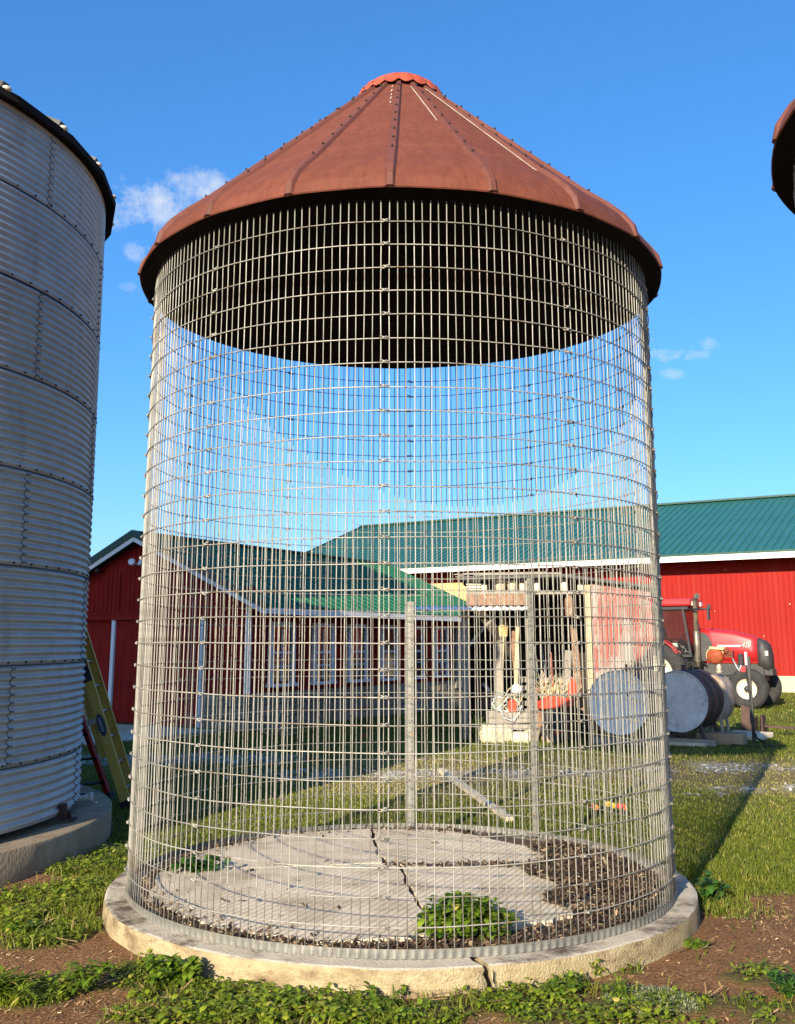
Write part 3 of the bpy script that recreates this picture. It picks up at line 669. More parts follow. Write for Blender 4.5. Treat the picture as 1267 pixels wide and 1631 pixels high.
# pale creeping plant at the bottom
cx_, cy_ = G(1040, 1602); n = 4200; a = rng.uniform(0, 2*PI, n); r = np.sqrt(rng.random(n))*(.8+.4*fbm(np.cos(a)+3, np.sin(a)+3, 1.5, 80)); x = cx_+.24*r*np.cos(a); y = cy_+.20*r*np.sin(a)
tag(leaf_cloud(np.stack([x, y, height(x, y)+.005+.03*rng.random(n)], 1), rng.uniform(0, 2*PI, n), rng.uniform(-.2, 1.1, n), rng.uniform(.010, .024, n), rng.uniform(.004, .009, n), rng.random(n), 'pale_ground_cover', M['leaf_pale']), 'patch of pale grey-green creeping leaves at the bottom right', kind='stuff')
# dead stalks lying among the weeds
x = rng.uniform(-3.6, 4.0, 9000); y = rng.uniform(5.25, 9.2, 9000); s_, _, _, w_ = cover(x, y)
keep = free(x, y) & (rng.random(len(x)) < .03+.22*w_); x, y = x[keep], y[keep]
q = scatter_chips('dead_stalks', np.stack([x, y, height(x, y)+.02], 1), .085, M['straw_l'], 18, .004, flat=.18, thin=.22); q['label'] = 'dead straw stalks lying among the foreground weeds'
# chips, straw and pebbles on the bare soil
x = rng.uniform(-3.6, 4.2, 90000); y = rng.uniform(5.25, 9.0, 90000); s_, _, _, w_ = cover(x, y)
keep = free(x, y) & (rng.random(len(x)) < s_*(1-.5*w_)*(.12+.60*sstep(.38, .68, fbm(x, y, 1.6, 81)))); x, y = x[keep], y[keep]
scatter_chips('wood_chips', np.stack([x, y, height(x, y)], 1), .017, M['straw_l'], 8, .003, flat=.25, thin=.8)['label'] = 'pale wood chips strewn on the brown soil'
x, y = field_points(160000, 11.5, 19, 1.5, 9); _, g_, _, _ = cover(x, y); keep = free(x, y) & (rng.random(len(x)) < g_*.55); x, y = x[keep], y[keep]
scatter_chips('gravel', np.stack([x, y, height(x, y)], 1), .055, M['gravel_l'], 9, .004, np.random.default_rng(3).random(len(x)), .15)['label'] = 'pale gravel of the farm track beyond the crib'
def leafy(name, label, cat, loc, n, rad, hgt, L_, W_, m, seed, group=None, spread=1.0, stems=10, dome=False, tilt=(-.2, .9), broad=0):
    r2 = np.random.default_rng(seed); t = thing(name, label, cat, loc, 0, group)
    a = r2.uniform(0, 2*PI, n); q = np.sqrt(r2.random(n))
    if dome:
        lay = r2.random(n)**.6; z = hgt*np.sqrt(np.clip(1-(q*.93)**2, 0, 1))*lay+.01
        lump = .60+.62*vnoise(np.cos(a)*1.6+5+q, np.sin(a)*1.6+5, 1.9, seed)
        x, y, z = rad*q*np.cos(a)*lump, rad*q*np.sin(a)*lump*spread, z*lump
        A = a+r2.normal(0, .8, n)
    else:
        k = r2.integers(0, stems, n); sa = r2.uniform(0, 2*PI, stems); sl = r2.uniform(.5, 1, stems); lean = r2.uniform(.15, 1., stems)
        u = r2.random(n)**.7; x = rad*lean[k]*u*np.cos(sa[k]); y = rad*lean[k]*u*np.sin(sa[k])*spread; z = hgt*sl[k]*u*(1-.3*lean[k]*u)+.008
        A = r2.uniform(0, 2*PI, n)
    sz = r2.uniform(.6, 1.25, n)
    leaf_cloud(np.stack([x, y, z], 1), A, r2.uniform(*tilt, n), L_*sz, W_*sz, np.clip(r2.normal(.45, .25, n), 0, 1), 'leaves', m, t, .3)['kind'] = 'stuff'
    b = MB()
    if not dome:
        for i in range(stems):
            pts = [(rad*lean[i]*u*math.cos(sa[i]), rad*lean[i]*u*math.sin(sa[i])*spread, hgt*sl[i]*u*(1-.3*lean[i]*u)) for u in (0, .35, .7, 1)]
            b.tube(pts, [.004, .0035, .0025, .0012], 4)
    else:
        for i in range(8):
            aa = i*.8; b.tube([(0, 0, 0), (rad*.3*math.cos(aa), rad*.3*math.sin(aa), hgt*.5), (rad*.55*math.cos(aa), rad*.55*math.sin(aa), hgt*.7)], [.006, .005, .003], 4)
    b.obj('stem', stem_m, t); return t
stem_m = mat('plant_stem', (.06, .09, .02), .8, c2=(.10, .13, .04))
x, y = G(745, 1497, SZ); leafy('weed_plant', 'big leafy green weed mound growing inside the crib at its front', 'weed', (x, y+.16, .15), 820, .25, .23, .060, .050, M['leaf_weed'], 21, 'weeds in the crib', .6, dome=True)
leafy('weed_plant', 'thin upright shoots beside the leafy mound inside the crib', 'weed', (x-.12, y+.14, .15), 110, .24, .30, .045, .026, M['leaf_dark'], 23, 'weeds in the crib', .6, 9)
x, y = G(322, 1388, SZ); leafy('weed_plant', 'dark low weed on the slab inside the crib at its left', 'weed', (x, y, .16), 190, .24, .11, .075, .045, M['leaf_dark'], 22, 'weeds in the crib', .5)
W_ = 'weeds on the soil around the crib'
for i, (px, py, n, rad, hgt, l, w, mm, lab) in enumerate((
    (268, 1574, 620, .20, .15, .060, .030, 'leaf_weed', 'broad-leaved weed clump in front of the footing, left of centre'),
    (135, 1583, 170, .15, .17, .085, .020, 'leaf_weed', 'upright narrow-leaved weed standing alone on bare soil at the lower left'),
    (235, 1500, 200, .13, .12, .045, .022, 'leaf_dark', 'small dark weed against the left side of the footing'),
    (15, 1600, 420, .24, .17, .100, .014, 'leaf_clover', 'grassy yellow-green tuft in the lower left corner'),
    (1136, 1440, 130, .13, .23, .075, .045, 'leaf_dark', 'tall leafy weed beside the right end of the footing'),
    (1112, 1512, 60, .12, .05, .050, .026, 'leaf_weed', 'flat little weed on the brown soil right of the footing'),
    (1018, 1522, 45, .05, .06, .032, .020, 'leaf_dark', 'tiny weed at the footing, right of the crack'),
    (948, 1560, 80, .07, .14, .042, .022, 'leaf_clover', 'bright yellow-green sprig below the footing'),
    (1210, 1552, 60, .16, .05, .090, .012, 'leaf_clover', 'sprawling pale grass tuft on the soil at the right'),
    (900, 1590, 240, .15, .12, .045, .020, 'leaf_weed', 'weed clump under the crack in the footing'),
    (1255, 1585, 200, .18, .12, .055, .020, 'leaf_dark', 'dark weeds at the right border of the picture'),
    (600, 1620, 420, .40, .09, .036, .024, 'leaf_weed', 'low clover cushion at the bottom edge, centre'),
    (430, 1612, 320, .30, .10, .042, .020, 'leaf_weed', 'tangled weeds at the bottom edge, left of the clover cushion'),
    (40, 1495, 200, .18, .10, .046, .026, 'leaf_weed', 'weed patch at the left border below the bin'),
    (985, 1597, 120, .10, .10, .070, .012, 'leaf_weed', 'spiky grass tuft beside the pale creeping patch'),
    (810, 1612, 260, .24, .10, .040, .022, 'leaf_clover', 'leafy clump at the bottom edge, right of centre'))):
    x, y = G(px, py); leafy('weed_plant', lab, 'weed', (x, y, 0), n, rad, hgt, l, w, M[mm], 30+i, W_, .8, 14)
b = MB(); r2 = random.Random(4)
x, y = G(560, 1560); t = thing('dry_weed', 'dry brown weed stalk sprawling over the front of the footing', 'weed', (x, y+.02, .0))
for i in range(16):
    a = r2.uniform(-.3, 3.4); l = r2.uniform(.06, .2); b.tube([(r2.uniform(-.1, .1), -.02, .12), (l*.5*math.cos(a), -.03, .10+l*.3*math.sin(a)), (l*math.cos(a), -.035, .08+l*.4*math.sin(a)-.05)], .0014, 4)
b.obj('stem', M['straw'], t)
# flowers behind the crib
for px, py, pm, lab in ((945, 1303, 'petal_o', 'orange flower in the grass behind the crib'), (972, 1300, 'petal_y', 'pale yellow flower in the grass behind the crib'), (991, 1303, 'petal_r', 'red flower in the grass behind the crib')):
    x, y = G(px, py); t = leafy('flower', lab, 'flower', (x, y, 0), 40, .09, .10, .06, .02, M['leaf_dark'], px, 'flowers behind the crib')
    b = MB()
    for k in range(3):
        ox, oy = .035*math.cos(k*2.1), .035*math.sin(k*2.1)
        for q in range(7): 
            a = q*.9; b.ball((ox+.018*math.cos(a), oy-.01, .11+.02*k*.5+.018*math.sin(a)), .014, 6, 4, sc=(1, .5, 1))
        b.ball((ox, oy-.015, .11+.01*k), .010, 6, 4)
    b.obj('petals', M[pm], t)

# ------------------------------------------------------------------ shed: dark red, green roof
SL, SHW, SOV = 10.8, 3.33, .70
shed = thing('farm_shed', 'dark red shed with green gable roof and white trim left of the shelter', 'shed', (-3.2, 22.0, 0), BARN_RZ)
EZ, RZ_ = 2.62, 4.40; slope = math.atan2(RZ_-EZ, SHW+SOV)
zr = lambda x: EZ+(SOV-x)*(RZ_-EZ)/(SHW+SOV) if x > -SHW else EZ+(x+2*SHW+SOV)*(RZ_-EZ)/(SHW+SOV)
def ribbed(x0, x1, z0, z1, pitch, depth, top=None):
    """vertical ribbed sheet in the plane y = 0 facing -y"""
    vs, fs = [], []; x = x0; prof = []
    while x < x1-1e-6:
        for fx, d in ((0, 0), (.62, 0), (.72, -depth), (.90, -depth)):
            xx = x+fx*pitch
            if xx < x1: prof.append((xx, d))
        x += pitch
    prof.append((x1, 0))
    for xx, d in prof: vs += [(xx, d, z0), (xx, d, z1 if top is None else top(xx))]
    fs = [(2*i, 2*i+2, 2*i+3, 2*i+1) for i in range(len(prof)-1)]; return vs, fs
b = MB()
v, f = ribbed(-1.22, 0, .74, 3, .15, .02, lambda x: zr(x)-.14); b.add(v, f)
v, f = ribbed(-2*SHW, -1.22, 2.46, 3, .15, .02, lambda x: zr(x)-.14); b.add(v, f)
v, f = ribbed(-2*SHW, -4.08, .66, 2.42, .30, .012); b.add(v, f)
b.obj('gable_wall', M['redshed'], shed)
MB().box((-SHW, .12, 1.55), (2*SHW-.02, .16, 3.0)).box((-SHW, SL-.1, 1.4), (2*SHW-.02, .16, 2.8)).box((-2*SHW+.1, SL/2, 1.3), (.16, SL-.5, 2.5)).obj('inner_wall', M['redshed'], shed)
b = MB(); v, f = ribbed(0, SL, .80, 2.52, .15, .018); vv = [(-p[1], p[0], p[2]) for p in v]; b.add(vv, f)
b.box((-.10, SL/2, 1.65), (.16, SL-.3, 1.72)); b.obj('side_wall', M['redshed'], shed)
# foundation of coursed blocks
def blocks(parent, x0, x1, z0, z1, rows, plane, wmean=.42, seed=1, matn='stone'):
    r2 = random.Random(seed); hgt = (z1-z0)/rows; shapes = []
    for q in range(4):
        m = MB(); m.box((0, 0, 0), (1, .10, 1)); shapes.append(m.mesh('foundation_stone', M[matn]))
    for r in range(rows):
        x = x0
        while x < x1-.04:
            w = min(wmean*r2.uniform(.7, 1.3), x1-x); c = (x+w/2, r2.uniform(-.012, .012), z0+hgt*(r+.5)); s = (w-.018, 1, hgt-.018)
            if plane == 'x': link('foundation_stone', shapes[r2.randrange(4)], parent, (c[0], c[1], c[2]), (0, 0, 0), s)
            else: link('foundation_stone', shapes[r2.randrange(4)], parent, (-c[1], c[0], c[2]), (0, 0, PI/2), s)
            x += w
blocks(shed, -1.22, .0, .0, .74, 3, 'x', .40, 2); blocks(shed, -6.6, -4.08, .0, .66, 3, 'x', .45, 3); blocks(shed, .06, SL, .0, .80, 3, 'y', .55, 4)
MB().box((-SHW, .10, .36), (2*SHW-.06, .12, .72)).box((-.07, SL/2, .38), (.12, SL-.06, .78)).obj('foundation_core', M['mortar'], shed)
# sliding door on its track
d = MB(); v, f = ribbed(-4.02, -1.28, .07, 2.38, .30, .014); d.add([(p[0], p[1]-.07, p[2]) for p in v], f); d.box((-2.65, -.045, 1.22), (2.74, .04, 2.28)); dr = d.obj('sliding_door', M['redshed'], shed)
MB().box((-4.05, -.09, 1.22), (.10, .07, 2.36)).obj('door_edge', M['white'], dr); MB().box((-1.25, -.09, 1.22), (.10, .07, 2.36)).obj('door_edge', M['white'], dr)
MB().box((-3.6, -.10, 2.44), (6.0, .11, .11)).box((-3.6, -.06, 2.53), (6.0, .05, .05)).obj('door_track', M['redshed'], shed)
MB().box((-4.0, -.03, 3.0), (.03, .03, 1.0)).obj('batten', M['redshed'], shed)
MB().box((0.0, -.03, 1.70), (.15, .05, 1.84)).obj('corner_trim', M['white'], shed)
# roof: two slopes of standing seam sheet with ribs
def slope_sheet(parent, xe, ze, xr, zr_, y0, y1, m, n_seam, rib_w=.05, rib_h=.04, name='roof_slope', thick=.05):
    b = MB(); dx, dz = xr-xe, zr_-ze
    vs = [(xe, y0, ze), (xe, y1, ze), (xr, y1, zr_), (xr, y0, zr_)]; vs += [(a, c, z-thick) for a, c, z in vs]
    b.add(vs, [(0, 1, 2, 3), (7, 6, 5, 4), (0, 4, 5, 1), (1, 5, 6, 2), (2, 6, 7, 3), (3, 7, 4, 0)])
    o = b.obj(name, m, parent); bm = bmesh.new(); bm.from_mesh(o.data); bmesh.ops.recalc_face_normals(bm, faces=bm.faces); bm.to_mesh(o.data); bm.free()
    rb = MB(); rb.bar((xe, 0, ze+.004), (xr, 0, zr_+.004), rib_w, rib_h); me = rb.mesh('roof_seam', m)
    for i in range(n_seam): link('roof_seam', me, o, (0, y0+(y1-y0)*(i+.5)/n_seam, 0))
    return o
ra = slope_sheet(shed, SOV, EZ, -SHW, RZ_, -.32, SL+.3, M['greenshed'], 30)
rb_ = slope_sheet(shed, -2*SHW-SOV, EZ, -SHW-.001, RZ_, -.32, SL+.3, M['greenshed'], 14)
MB().bar((-SHW, -.34, RZ_+.02), (-SHW, SL+.32, RZ_+.02), .22, .05).obj('ridge_cap', M['greentrim'], shed)
b = MB(); b.bar((SOV+.02, -.34, EZ+.0), (-SHW, -.34, RZ_+.0), .03, .15).bar((-2*SHW-SOV-.02, -.34, EZ), (-SHW, -.34, RZ_), .03, .15); b.obj('rake_cap', M['greentrim'], shed)
b = MB(); b.bar((SOV+.02, -.30, EZ-.13), (-SHW, -.30, RZ_-.13), .03, .13).bar((-2*SHW-SOV-.02, -.30, EZ-.13), (-SHW, -.30, RZ_-.13), .03, .13)
b.box((SOV+.012, SL/2, EZ-.10), (.035, SL+.5, .13)); b.obj('fascia', M['white'], shed)
MB().box((SOV/2, SL/2, EZ-.10), (SOV-.06, SL+.4, .02)).obj('soffit', M['redshed'], shed)
for y0, y1 in ((.62, 1.55), (2.25, 3.10), (3.72, 4.58), (5.22, 6.05), (6.62, 7.44), (8.05, 8.85)):
    w = y1-y0; z0, z1 = .96, 2.32; yc = (y0+y1)/2; zc = (z0+z1)/2
    b = MB(); b.box((.055, y0+.06, zc), (.07, .12, z1-z0)).box((.055, y1-.06, zc), (.07, .12, z1-z0)).box((.055, yc, z1-.05), (.07, w-.25, .10)).box((.07, yc, z0-.03), (.12, w+.10, .07)).box((.050, yc, zc), (.05, w-.25, .05))
    f_ = b.obj('window', M['white'], shed)
    MB().box((.03, yc, zc), (.02, w-.22, z1-z0-.1)).obj('pane', M['pane'], f_)
    MB().box((.046, yc, zc-.33), (.025, .03, .58)).box((.046, yc, zc+.28), (.025, .03, .5)).box((.046, yc, zc-.30), (.020, w-.26, .025)).obj('muntin', M['white'], f_)
MB().box((.06, 9.75, 1.45), (.06, .95, 1.75)).obj('door', M['wood'], shed)
def flood(x, dz, dx):
    b = MB(); Mx = Matrix.Rotation(R_(70), 3, 'X') @ Matrix.Rotation(R_(dx), 3, 'Y')
    b.lathe([(.001, .0), (.035, .01), (.05, .08), (.085, .16), (.083, .165), (.001, .14)], 12, c=(x, -.10, dz), M=Mx); b.box((x, -.05, dz+.02), (.05, .10, .05)); return b.obj('flood_lamp', M['white'], shed)
flood(-3.50, 3.68, 25); flood(-3.10, 3.66, -20)
MB().box((-4.9, -.12, 3.60), (.30, .16, .10)).ball((-4.65, -.16, 3.58), .08, 8, 6).obj('motion_sensor', M['tankbody'], shed)
# pale concrete apron before the shed doors
ap = MB().box((-3.4, -2.1, .012), (5.8, 3.6, .05)).obj('concrete_apron', M['rock'], None, (-3.2, 22.0, 0), (0, 0, BARN_RZ)); ap['kind'] = 'structure'

# ------------------------------------------------------------------ big barn
barn = thing('red_barn', 'long bright red barn with teal green metal roof and white fascia', 'barn', (14.88, 39.49, 0), BARN_RZ)
XL, XR, BOV, BW = -24.8, 16.0, 1.2, 8.0; BEZ, BRZ = 5.36, 8.66
b = MB(); v, f = ribbed(XL+.3, XR-.3, .62, 5.55, .20, .022); b.add(v, f); b.obj('front_wall', M['redbarn'], barn)
b = MB(); b.box((XL+.35, BW, 2.7), (.1, 2*BW-.1, 5.3)).box((XR-.35, BW, 2.7), (.1, 2*BW-.1, 5.3)).box(((XL+XR)/2, 2*BW, 2.7), (XR-XL-.8, .1, 5.3))
for x in (XL+.35, XR-.35): b.add([(x, 0, 5.3), (x, 2*BW, 5.3), (x, BW, BRZ-.15)], [(0, 1, 2)])
b.obj('rear_wall', M['redbarn'], barn)
MB().box(((XL+XR)/2, .04, .31), (XR-XL-.6, .16, .615)).obj('foundation', M['cream'], barn)
def barn_slope(y0, z0, y1, z1, seams):
    b = MB(); vs = [(XL, y0, z0), (XR, y0, z0), (XR, y1, z1), (XL, y1, z1)]; vs += [(p, q, r-.06) for p, q, r in vs]
    b.add(vs, [(0, 1, 2, 3), (7, 6, 5, 4), (0, 4, 5, 1), (1, 5, 6, 2), (2, 6, 7, 3), (3, 7, 4, 0)]); o = b.obj('roof_slope', M['greenroof'], barn)
    if seams:
        rb = MB().bar((0, y0-.005, z0+.006), (0, y1, z1+.006), .055, .060); me = rb.mesh('roof_seam', M['greenroof']); n = int((XR-XL)/.33)
        for i in range(n): link('roof_seam', me, o, (XL+.15+.33*i, 0, 0))
barn_slope(-BOV, BEZ, BW, BRZ, True); barn_slope(2*BW+BOV, BEZ, BW+.001, BRZ, False)
MB().box(((XL+XR)/2, BW, BRZ+.04), (XR-XL+.1, .45, .09)).obj('ridge_cap', M['greentrim'], barn)
MB().box(((XL+XR)/2, -BOV-.03, BEZ-.035), (XR-XL, .05, .07)).obj('drip_edge', M['greentrim'], barn)
MB().box(((XL+XR)/2, -BOV-.005, BEZ-.185), (XR-XL, .045, .23)).obj('fascia', M['white'], barn)
MB().box(((XL+XR)/2, -BOV/2, BEZ-.22), (XR-XL-.1, BOV-.06, .03)).obj('soffit', M['redbarn'], barn)
b = MB()
for sgn in (1, -1):
    b.bar((XL-.02, BW+sgn*-(BW+BOV), BEZ-.02), (XL-.02, BW, BRZ-.02), .03, .18, up=(0, 0, 1))
b.obj('rake_cap', M['greentrim'], barn)
td = MB(); v, f = ribbed(-19.0, -9.8, .65, 4.62, .46, .015); td.add([(p[0], p[1]-.09, p[2]) for p in v], f); td.box((-14.4, -.05, 2.63), (9.2, .05, 3.95)); tdo = td.obj('sliding_door', M['tan'], barn)
MB().box((-14.4, -.12, 4.74), (9.6, .10, .12)).obj('door_track', M['redbarn'], barn)
# old bolt heads and flakes on the barn wall
b = MB(); r2 = random.Random(9)
for _ in range(9): b.box((r2.uniform(-8, 4), -.026, r2.uniform(2, 5)), (.03*r2.uniform(.6, 1.6), .008, .022))
q = b.obj('paint_flake', M['white'], barn); q['kind'] = 'stuff'

# ------------------------------------------------------------------ open shelter with the clutter
SH0 = (1.33, 20.35); SRZ = R_(-8)
sh = thing('open_shelter', 'dark open-fronted lean-to shelter with a loft and weathered red board end', 'shelter', (*SH0, 0), SRZ)
b = MB(); b.box((1.8, 3.0, 1.4), (3.7, .06, 2.8)).box((1.0, 2.9, 2.72), (2.1, .06, .6)).box((2.5, 2.95, 2.62), (1.0, .06, .6)).box((-.02, 1.5, 1.3), (.05, 2.9, 2.6)).box((3.62, 1.55, 1.35), (.05, 3.0, 2.7)).obj('back_wall', M['dark'], sh)
b = MB(); v = [(-.05, -.22, 3.15), (2.0, -.22, 3.19), (3.85, -.22, 2.93), (3.85, 3.1, 2.80), (2.0, 3.1, 3.08), (-.05, 3.1, 3.02)]; v += [(p[0], p[1], p[2]-.06) for p in v]
b.add(v, [(0, 1, 4, 5), (1, 2, 3, 4), (11, 10, 7, 6), (10, 9, 8, 7), (0, 6, 7, 1), (1, 7, 8, 2), (2, 8, 9, 3), (3, 9, 10, 4), (4, 10, 11, 5), (5, 11, 6, 0)]); b.obj('roof', M['tdark'], sh)
for i in range(11):
    x0 = 2.52+i*.105; zt = 3.10-(x0-2.0)*.135-.02
    MB().box((x0+.05, -.02+random.uniform(-.008, .008), zt/2+.10), (.098, .022, zt-.20)).obj('board', M['oldred'], sh)
MB().box((2.46, -.06, 1.5), (.10, .10, 2.95)).obj('post', M['blond'], sh); MB().box((.02, -.05, 1.25), (.11, .11, 2.5)).obj('post', M['wood'], sh); MB().box((1.30, -.05, 1.55), (.10, .10, 3.08)).obj('post', M['wood'], sh)
MB().box((1.25, .35, 2.83), (2.4, .9, .06)).obj('loft_shelf', M['wood'], sh)
for i in range(5): MB().box((.07+.235*i+.11, -.10+random.uniform(-.01, .01), 2.70), (.228, .025, .225)).obj('loft_board', M['brown'], sh)
b = MB(); n = 60; vs = []
for i in range(n+1):
    x0 = -1.15+2.45*i/n; z = 2.52+.018*math.sin(i*2*PI/3.4)
    vs += [(x0, -.48, z-.012), (x0, -.05, z+.06)]
b.add(vs, [(2*i, 2*i+2, 2*i+3, 2*i+1) for i in range(n)], 0, True)
o = b.obj('corrugated_awning', M['white'], sh); sdf = o.modifiers.new('t', 'SOLIDIFY'); sdf.thickness = .03
def P_(x, y, z=0.0):
    c, s = math.cos(SRZ), math.sin(SRZ); return (SH0[0]+c*x-s*y, SH0[1]+s*x+c*y, z)
LOFT = 2.862
def jug(x, y, s, lab, tall=1.0, pail=False):
    t = thing('jug' if not pail else 'pail', lab, 'jug' if not pail else 'pail', P_(x, y, LOFT), random.uniform(0, 6), 'cream containers on the loft')
    b = MB()
    if pail: b.lathe([(.001, 0), (.10*s, 0), (.125*s, .24*s), (.132*s, .25*s), (.122*s, .255*s), (.001, .25*s)], 16)
    else:
        b.lathe([(.001, 0), (.075*s, .0), (.082*s, .02*s), (.082*s, .17*s*tall), (.06*s, .215*s*tall), (.026*s, .235*s*tall), (.026*s, .255*s*tall)], 14); b.tube([(.07*s, 0, .19*s*tall), (.10*s, 0, .16*s*tall), (.095*s, 0, .09*s*tall), (.078*s, 0, .06*s*tall)], .011*s, 6)
    b.obj('body', M['jug'], t)
    MB().lathe([(.001, .27*s*tall), (.031*s, .27*s*tall), (.031*s, .252*s*tall)] if not pail else [(.001, .262*s), (.136*s, .262*s), (.136*s, .245*s)], 12).obj('lid', M['jug'] if pail else M['white'], t)
jug(.42, .10, .80, 'squat cream jug on the loft between the stacked trays and the wide pail')
jug(.75, .12, 1.0, 'wide cream pail with lid on the loft', pail=True)
jug(.98, .10, .85, 'cream pail with lid right of the wide pail on the loft', pail=True)
jug(1.18, .08, .75, 'slim cream jug at the right of the loft pails', 1.2)
jug(1.48, .10, .85, 'cream jug on the loft just right of the middle post', 1.15)
jug(2.02, .10, .92, 'large cream jug on the loft left of the blond post', 1.15)
jug(2.34, .12, .75, 'small cream jug against the blond post on the loft', 1.1)
t = thing('tray_stack', 'stack of pale trays at the left end of the loft', 'trays', P_(.20, .1, LOFT))
for k in range(4): MB().box((random.uniform(-.02, .02), 0, .03+.062*k), (.30, .24, .035)).box((0, 0, .052+.062*k), (.26, .2, .015)).obj('tray', M['jug'], t)
t = thing('lumber_pile', 'grey boards lying on top of the shelter', 'boards', P_(.9, .2, 3.19))
r2 = random.Random(6)
for k in range(7): MB().bar((-.9+r2.uniform(-.2, .3), -.3+.09*k, -.02+.022*(k % 3)+r2.uniform(0, .01)), (.9+r2.uniform(-.3, .3), -.32+.09*k+r2.uniform(-.1, .1), .02+.022*(k % 3)), .11, .018).obj('board', M['wood'], t)
t = thing('gas_cylinder', 'tan and brown fuel can hanging under the loft by the blond post', 'can', P_(2.10, -.05, 2.35))
MB().lathe([(.001, 0), (.08, .01), (.085, .05), (.085, .34), (.06, .40), (.02, .42), (.02, .46)], 14).obj('body', M['brown'], t); MB().tube([(-.06, 0, .40), (-.03, 0, .50), (.03, 0, .50), (.06, 0, .40)], .008, 6).obj('handle', M['tdark'], t)
t = thing('plank', 'long blond plank leaning inside the shelter', 'plank', P_(.92, -.10)); b = MB(); b.bar((.10, .20, .5), (.22, .42, 2.30), .075, .03); b.obj('board', M['blond'], t)
t = thing('shovel', 'long handled shovel with yellow blade hung upside down in the shelter', 'shovel', P_(.80, .05)); b = MB(); b.tube([(-.06, .1, .62), (.02, .22, 2.0)], .017, 6).obj('shaft', M['blond'], t)
b = MB(); b.add([(.00-.07, .20, 1.98), (.09, .21, 1.98), (.11, .24, 2.20), (.06, .27, 2.40), (-.03, .26, 2.34), (-.08, .23, 2.18), (.01, .16, 2.15)], [(0, 1, 6), (1, 2, 6), (2, 3, 6), (3, 4, 6), (4, 5, 6), (5, 0, 6)]); o = b.obj('blade', M['tan'], t); o.modifiers.new('t', 'SOLIDIFY').thickness = .012
# coiled cables on a crate
t = thing('wooden_crate', 'low brown wooden crate under the coiled hose in the shelter', 'crate', P_(.88, -.30))
for k in range(3):
    MB().box((0, -.25, .28+.11*k), (.82, .03, .095)).obj('slat', M['wood'], t); MB().box((0, .25, .28+.11*k), (.82, .03, .095)).obj('slat', M['wood'], t)
MB().box((-.38, 0, .28), (.05, .44, .5)).box((.38, 0, .28), (.05, .44, .5)).obj('end_panel', M['wood'], t)
t = thing('hose_coil', 'heap of coiled white and pale green hose on the crate', 'hose', P_(.85, -.30, .56))
r2 = random.Random(12)
for k in range(6):
    c0 = (r2.uniform(-.12, .12), r2.uniform(-.10, .05), .06+.05*k); pts = []
    for q in range(22):
        a = 2*PI*q/22; rr = .23-.018*k+r2.uniform(-.02, .02); pts.append((c0[0]+rr*math.cos(a), c0[1]+rr*.8*math.sin(a)-.05, c0[2]+.06*math.sin(a*2+k)+.10*math.sin(a+1)))
    MB().tube(pts, .009, 6, closed=True).obj('loop', M['green_p'] if k % 3 == 1 else M['white'] if k % 3 == 0 else M['straw'], t)
MB().tube([(-.2, -.32, .10), (-.1, -.38, -.10), (.05, -.38, -.16), (.2, -.34, .0), (.24, -.30, .12)], .009, 6).obj('loop', M['white'], t)
t = thing('jerry_can', 'red can standing among the coiled hose', 'can', P_(.95, -.52, .56)); MB().box((0, 0, .10), (.15, .10, .20)).box((.03, 0, .215), (.05, .05, .03)).obj('body', M['redpaint'], t, bevel=.012); MB().tube([(-.05, 0, .2), (-.04, 0, .24), (.0, 0, .24)], .008, 6).obj('handle', M['redpaint'], t)
t = thing('white_bucket', 'crumpled white sack lying on top of the hose heap', 'sack', P_(1.03, -.22, .88)); t.name = 'sack'
b = MB(); b.lathe([(.001, 0), (.10, .01), (.13, .07), (.10, .14), (.04, .18), (.001, .20)], 10, wob=lambda a, z: 1+.22*math.sin(a*3+z*20)); b.obj('cloth', M['white'], t)
# rototiller, orange-red
t = thing('garden_tiller', 'orange-red garden tiller with tines parked at the shelter front', 'tiller', P_(1.78, -.45), R_(8))
b = MB(); b.add([(-.34, -.16, .62), (.30, -.16, .66), (.36, -.16, .80), (-.10, -.16, .86), (-.34, -.16, .74), (-.34, .16, .62), (.30, .16, .66), (.36, .16, .80), (-.10, .16, .86), (-.34, .16, .74)], [(0, 1, 2, 3, 4), (9, 8, 7, 6, 5), (0, 5, 6, 1), (1, 6, 7, 2), (2, 7, 8, 3), (3, 8, 9, 4), (4, 9, 5, 0)]); b.obj('hood', M['redpaint'], t, bevel=.02)
MB().box((-.05, 0, .46), (.34, .24, .26)).lathe([(.001, 0), (.12, 0), (.12, .09), (.001, .10)], 12, c=(-.05, 0, .60)).obj('engine', M['tdark'], t, bevel=.015)
b = MB(); b.tube([(.15, -.14, .6), (.42, -.16, .86), (.62, -.18, .98)], .014, 6).tube([(.15, .14, .6), (.42, .16, .86), (.62, .18, .98)], .014, 6); b.obj('handlebar', M['tdark'], t)
b = MB(); b.add([(.24, -.03, .84), (.44, -.03, .90), (.36, -.03, 1.22), (.26, -.03, 1.10), (.24, .0, .84), (.44, .0, .90), (.36, .0, 1.22), (.26, .0, 1.10)], [(0, 1, 2, 3), (7, 6, 5, 4), (0, 4, 5, 1), (1, 5, 6, 2), (2, 6, 7, 3), (3, 7, 4, 0)]); b.obj('chute', M['redpaint'], t)
for sy in (-.2, .2):
    w = MB(); w.lathe([(.06, -.05), (.17, -.055), (.20, -.03), (.20, .03), (.17, .055), (.06, .05)], 18, c=(-.06, sy, .20), M=Matrix.Rotation(PI/2, 3, 'X')); wo = w.obj('wheel', M['rubber'], t)
    MB().lathe([(.001, -.035), (.11, -.04), (.11, .04), (.001, .035)], 14, c=(-.06, sy, .20), M=Matrix.Rotation(PI/2, 3, 'X')).obj('rim', M['redpaint'], wo)
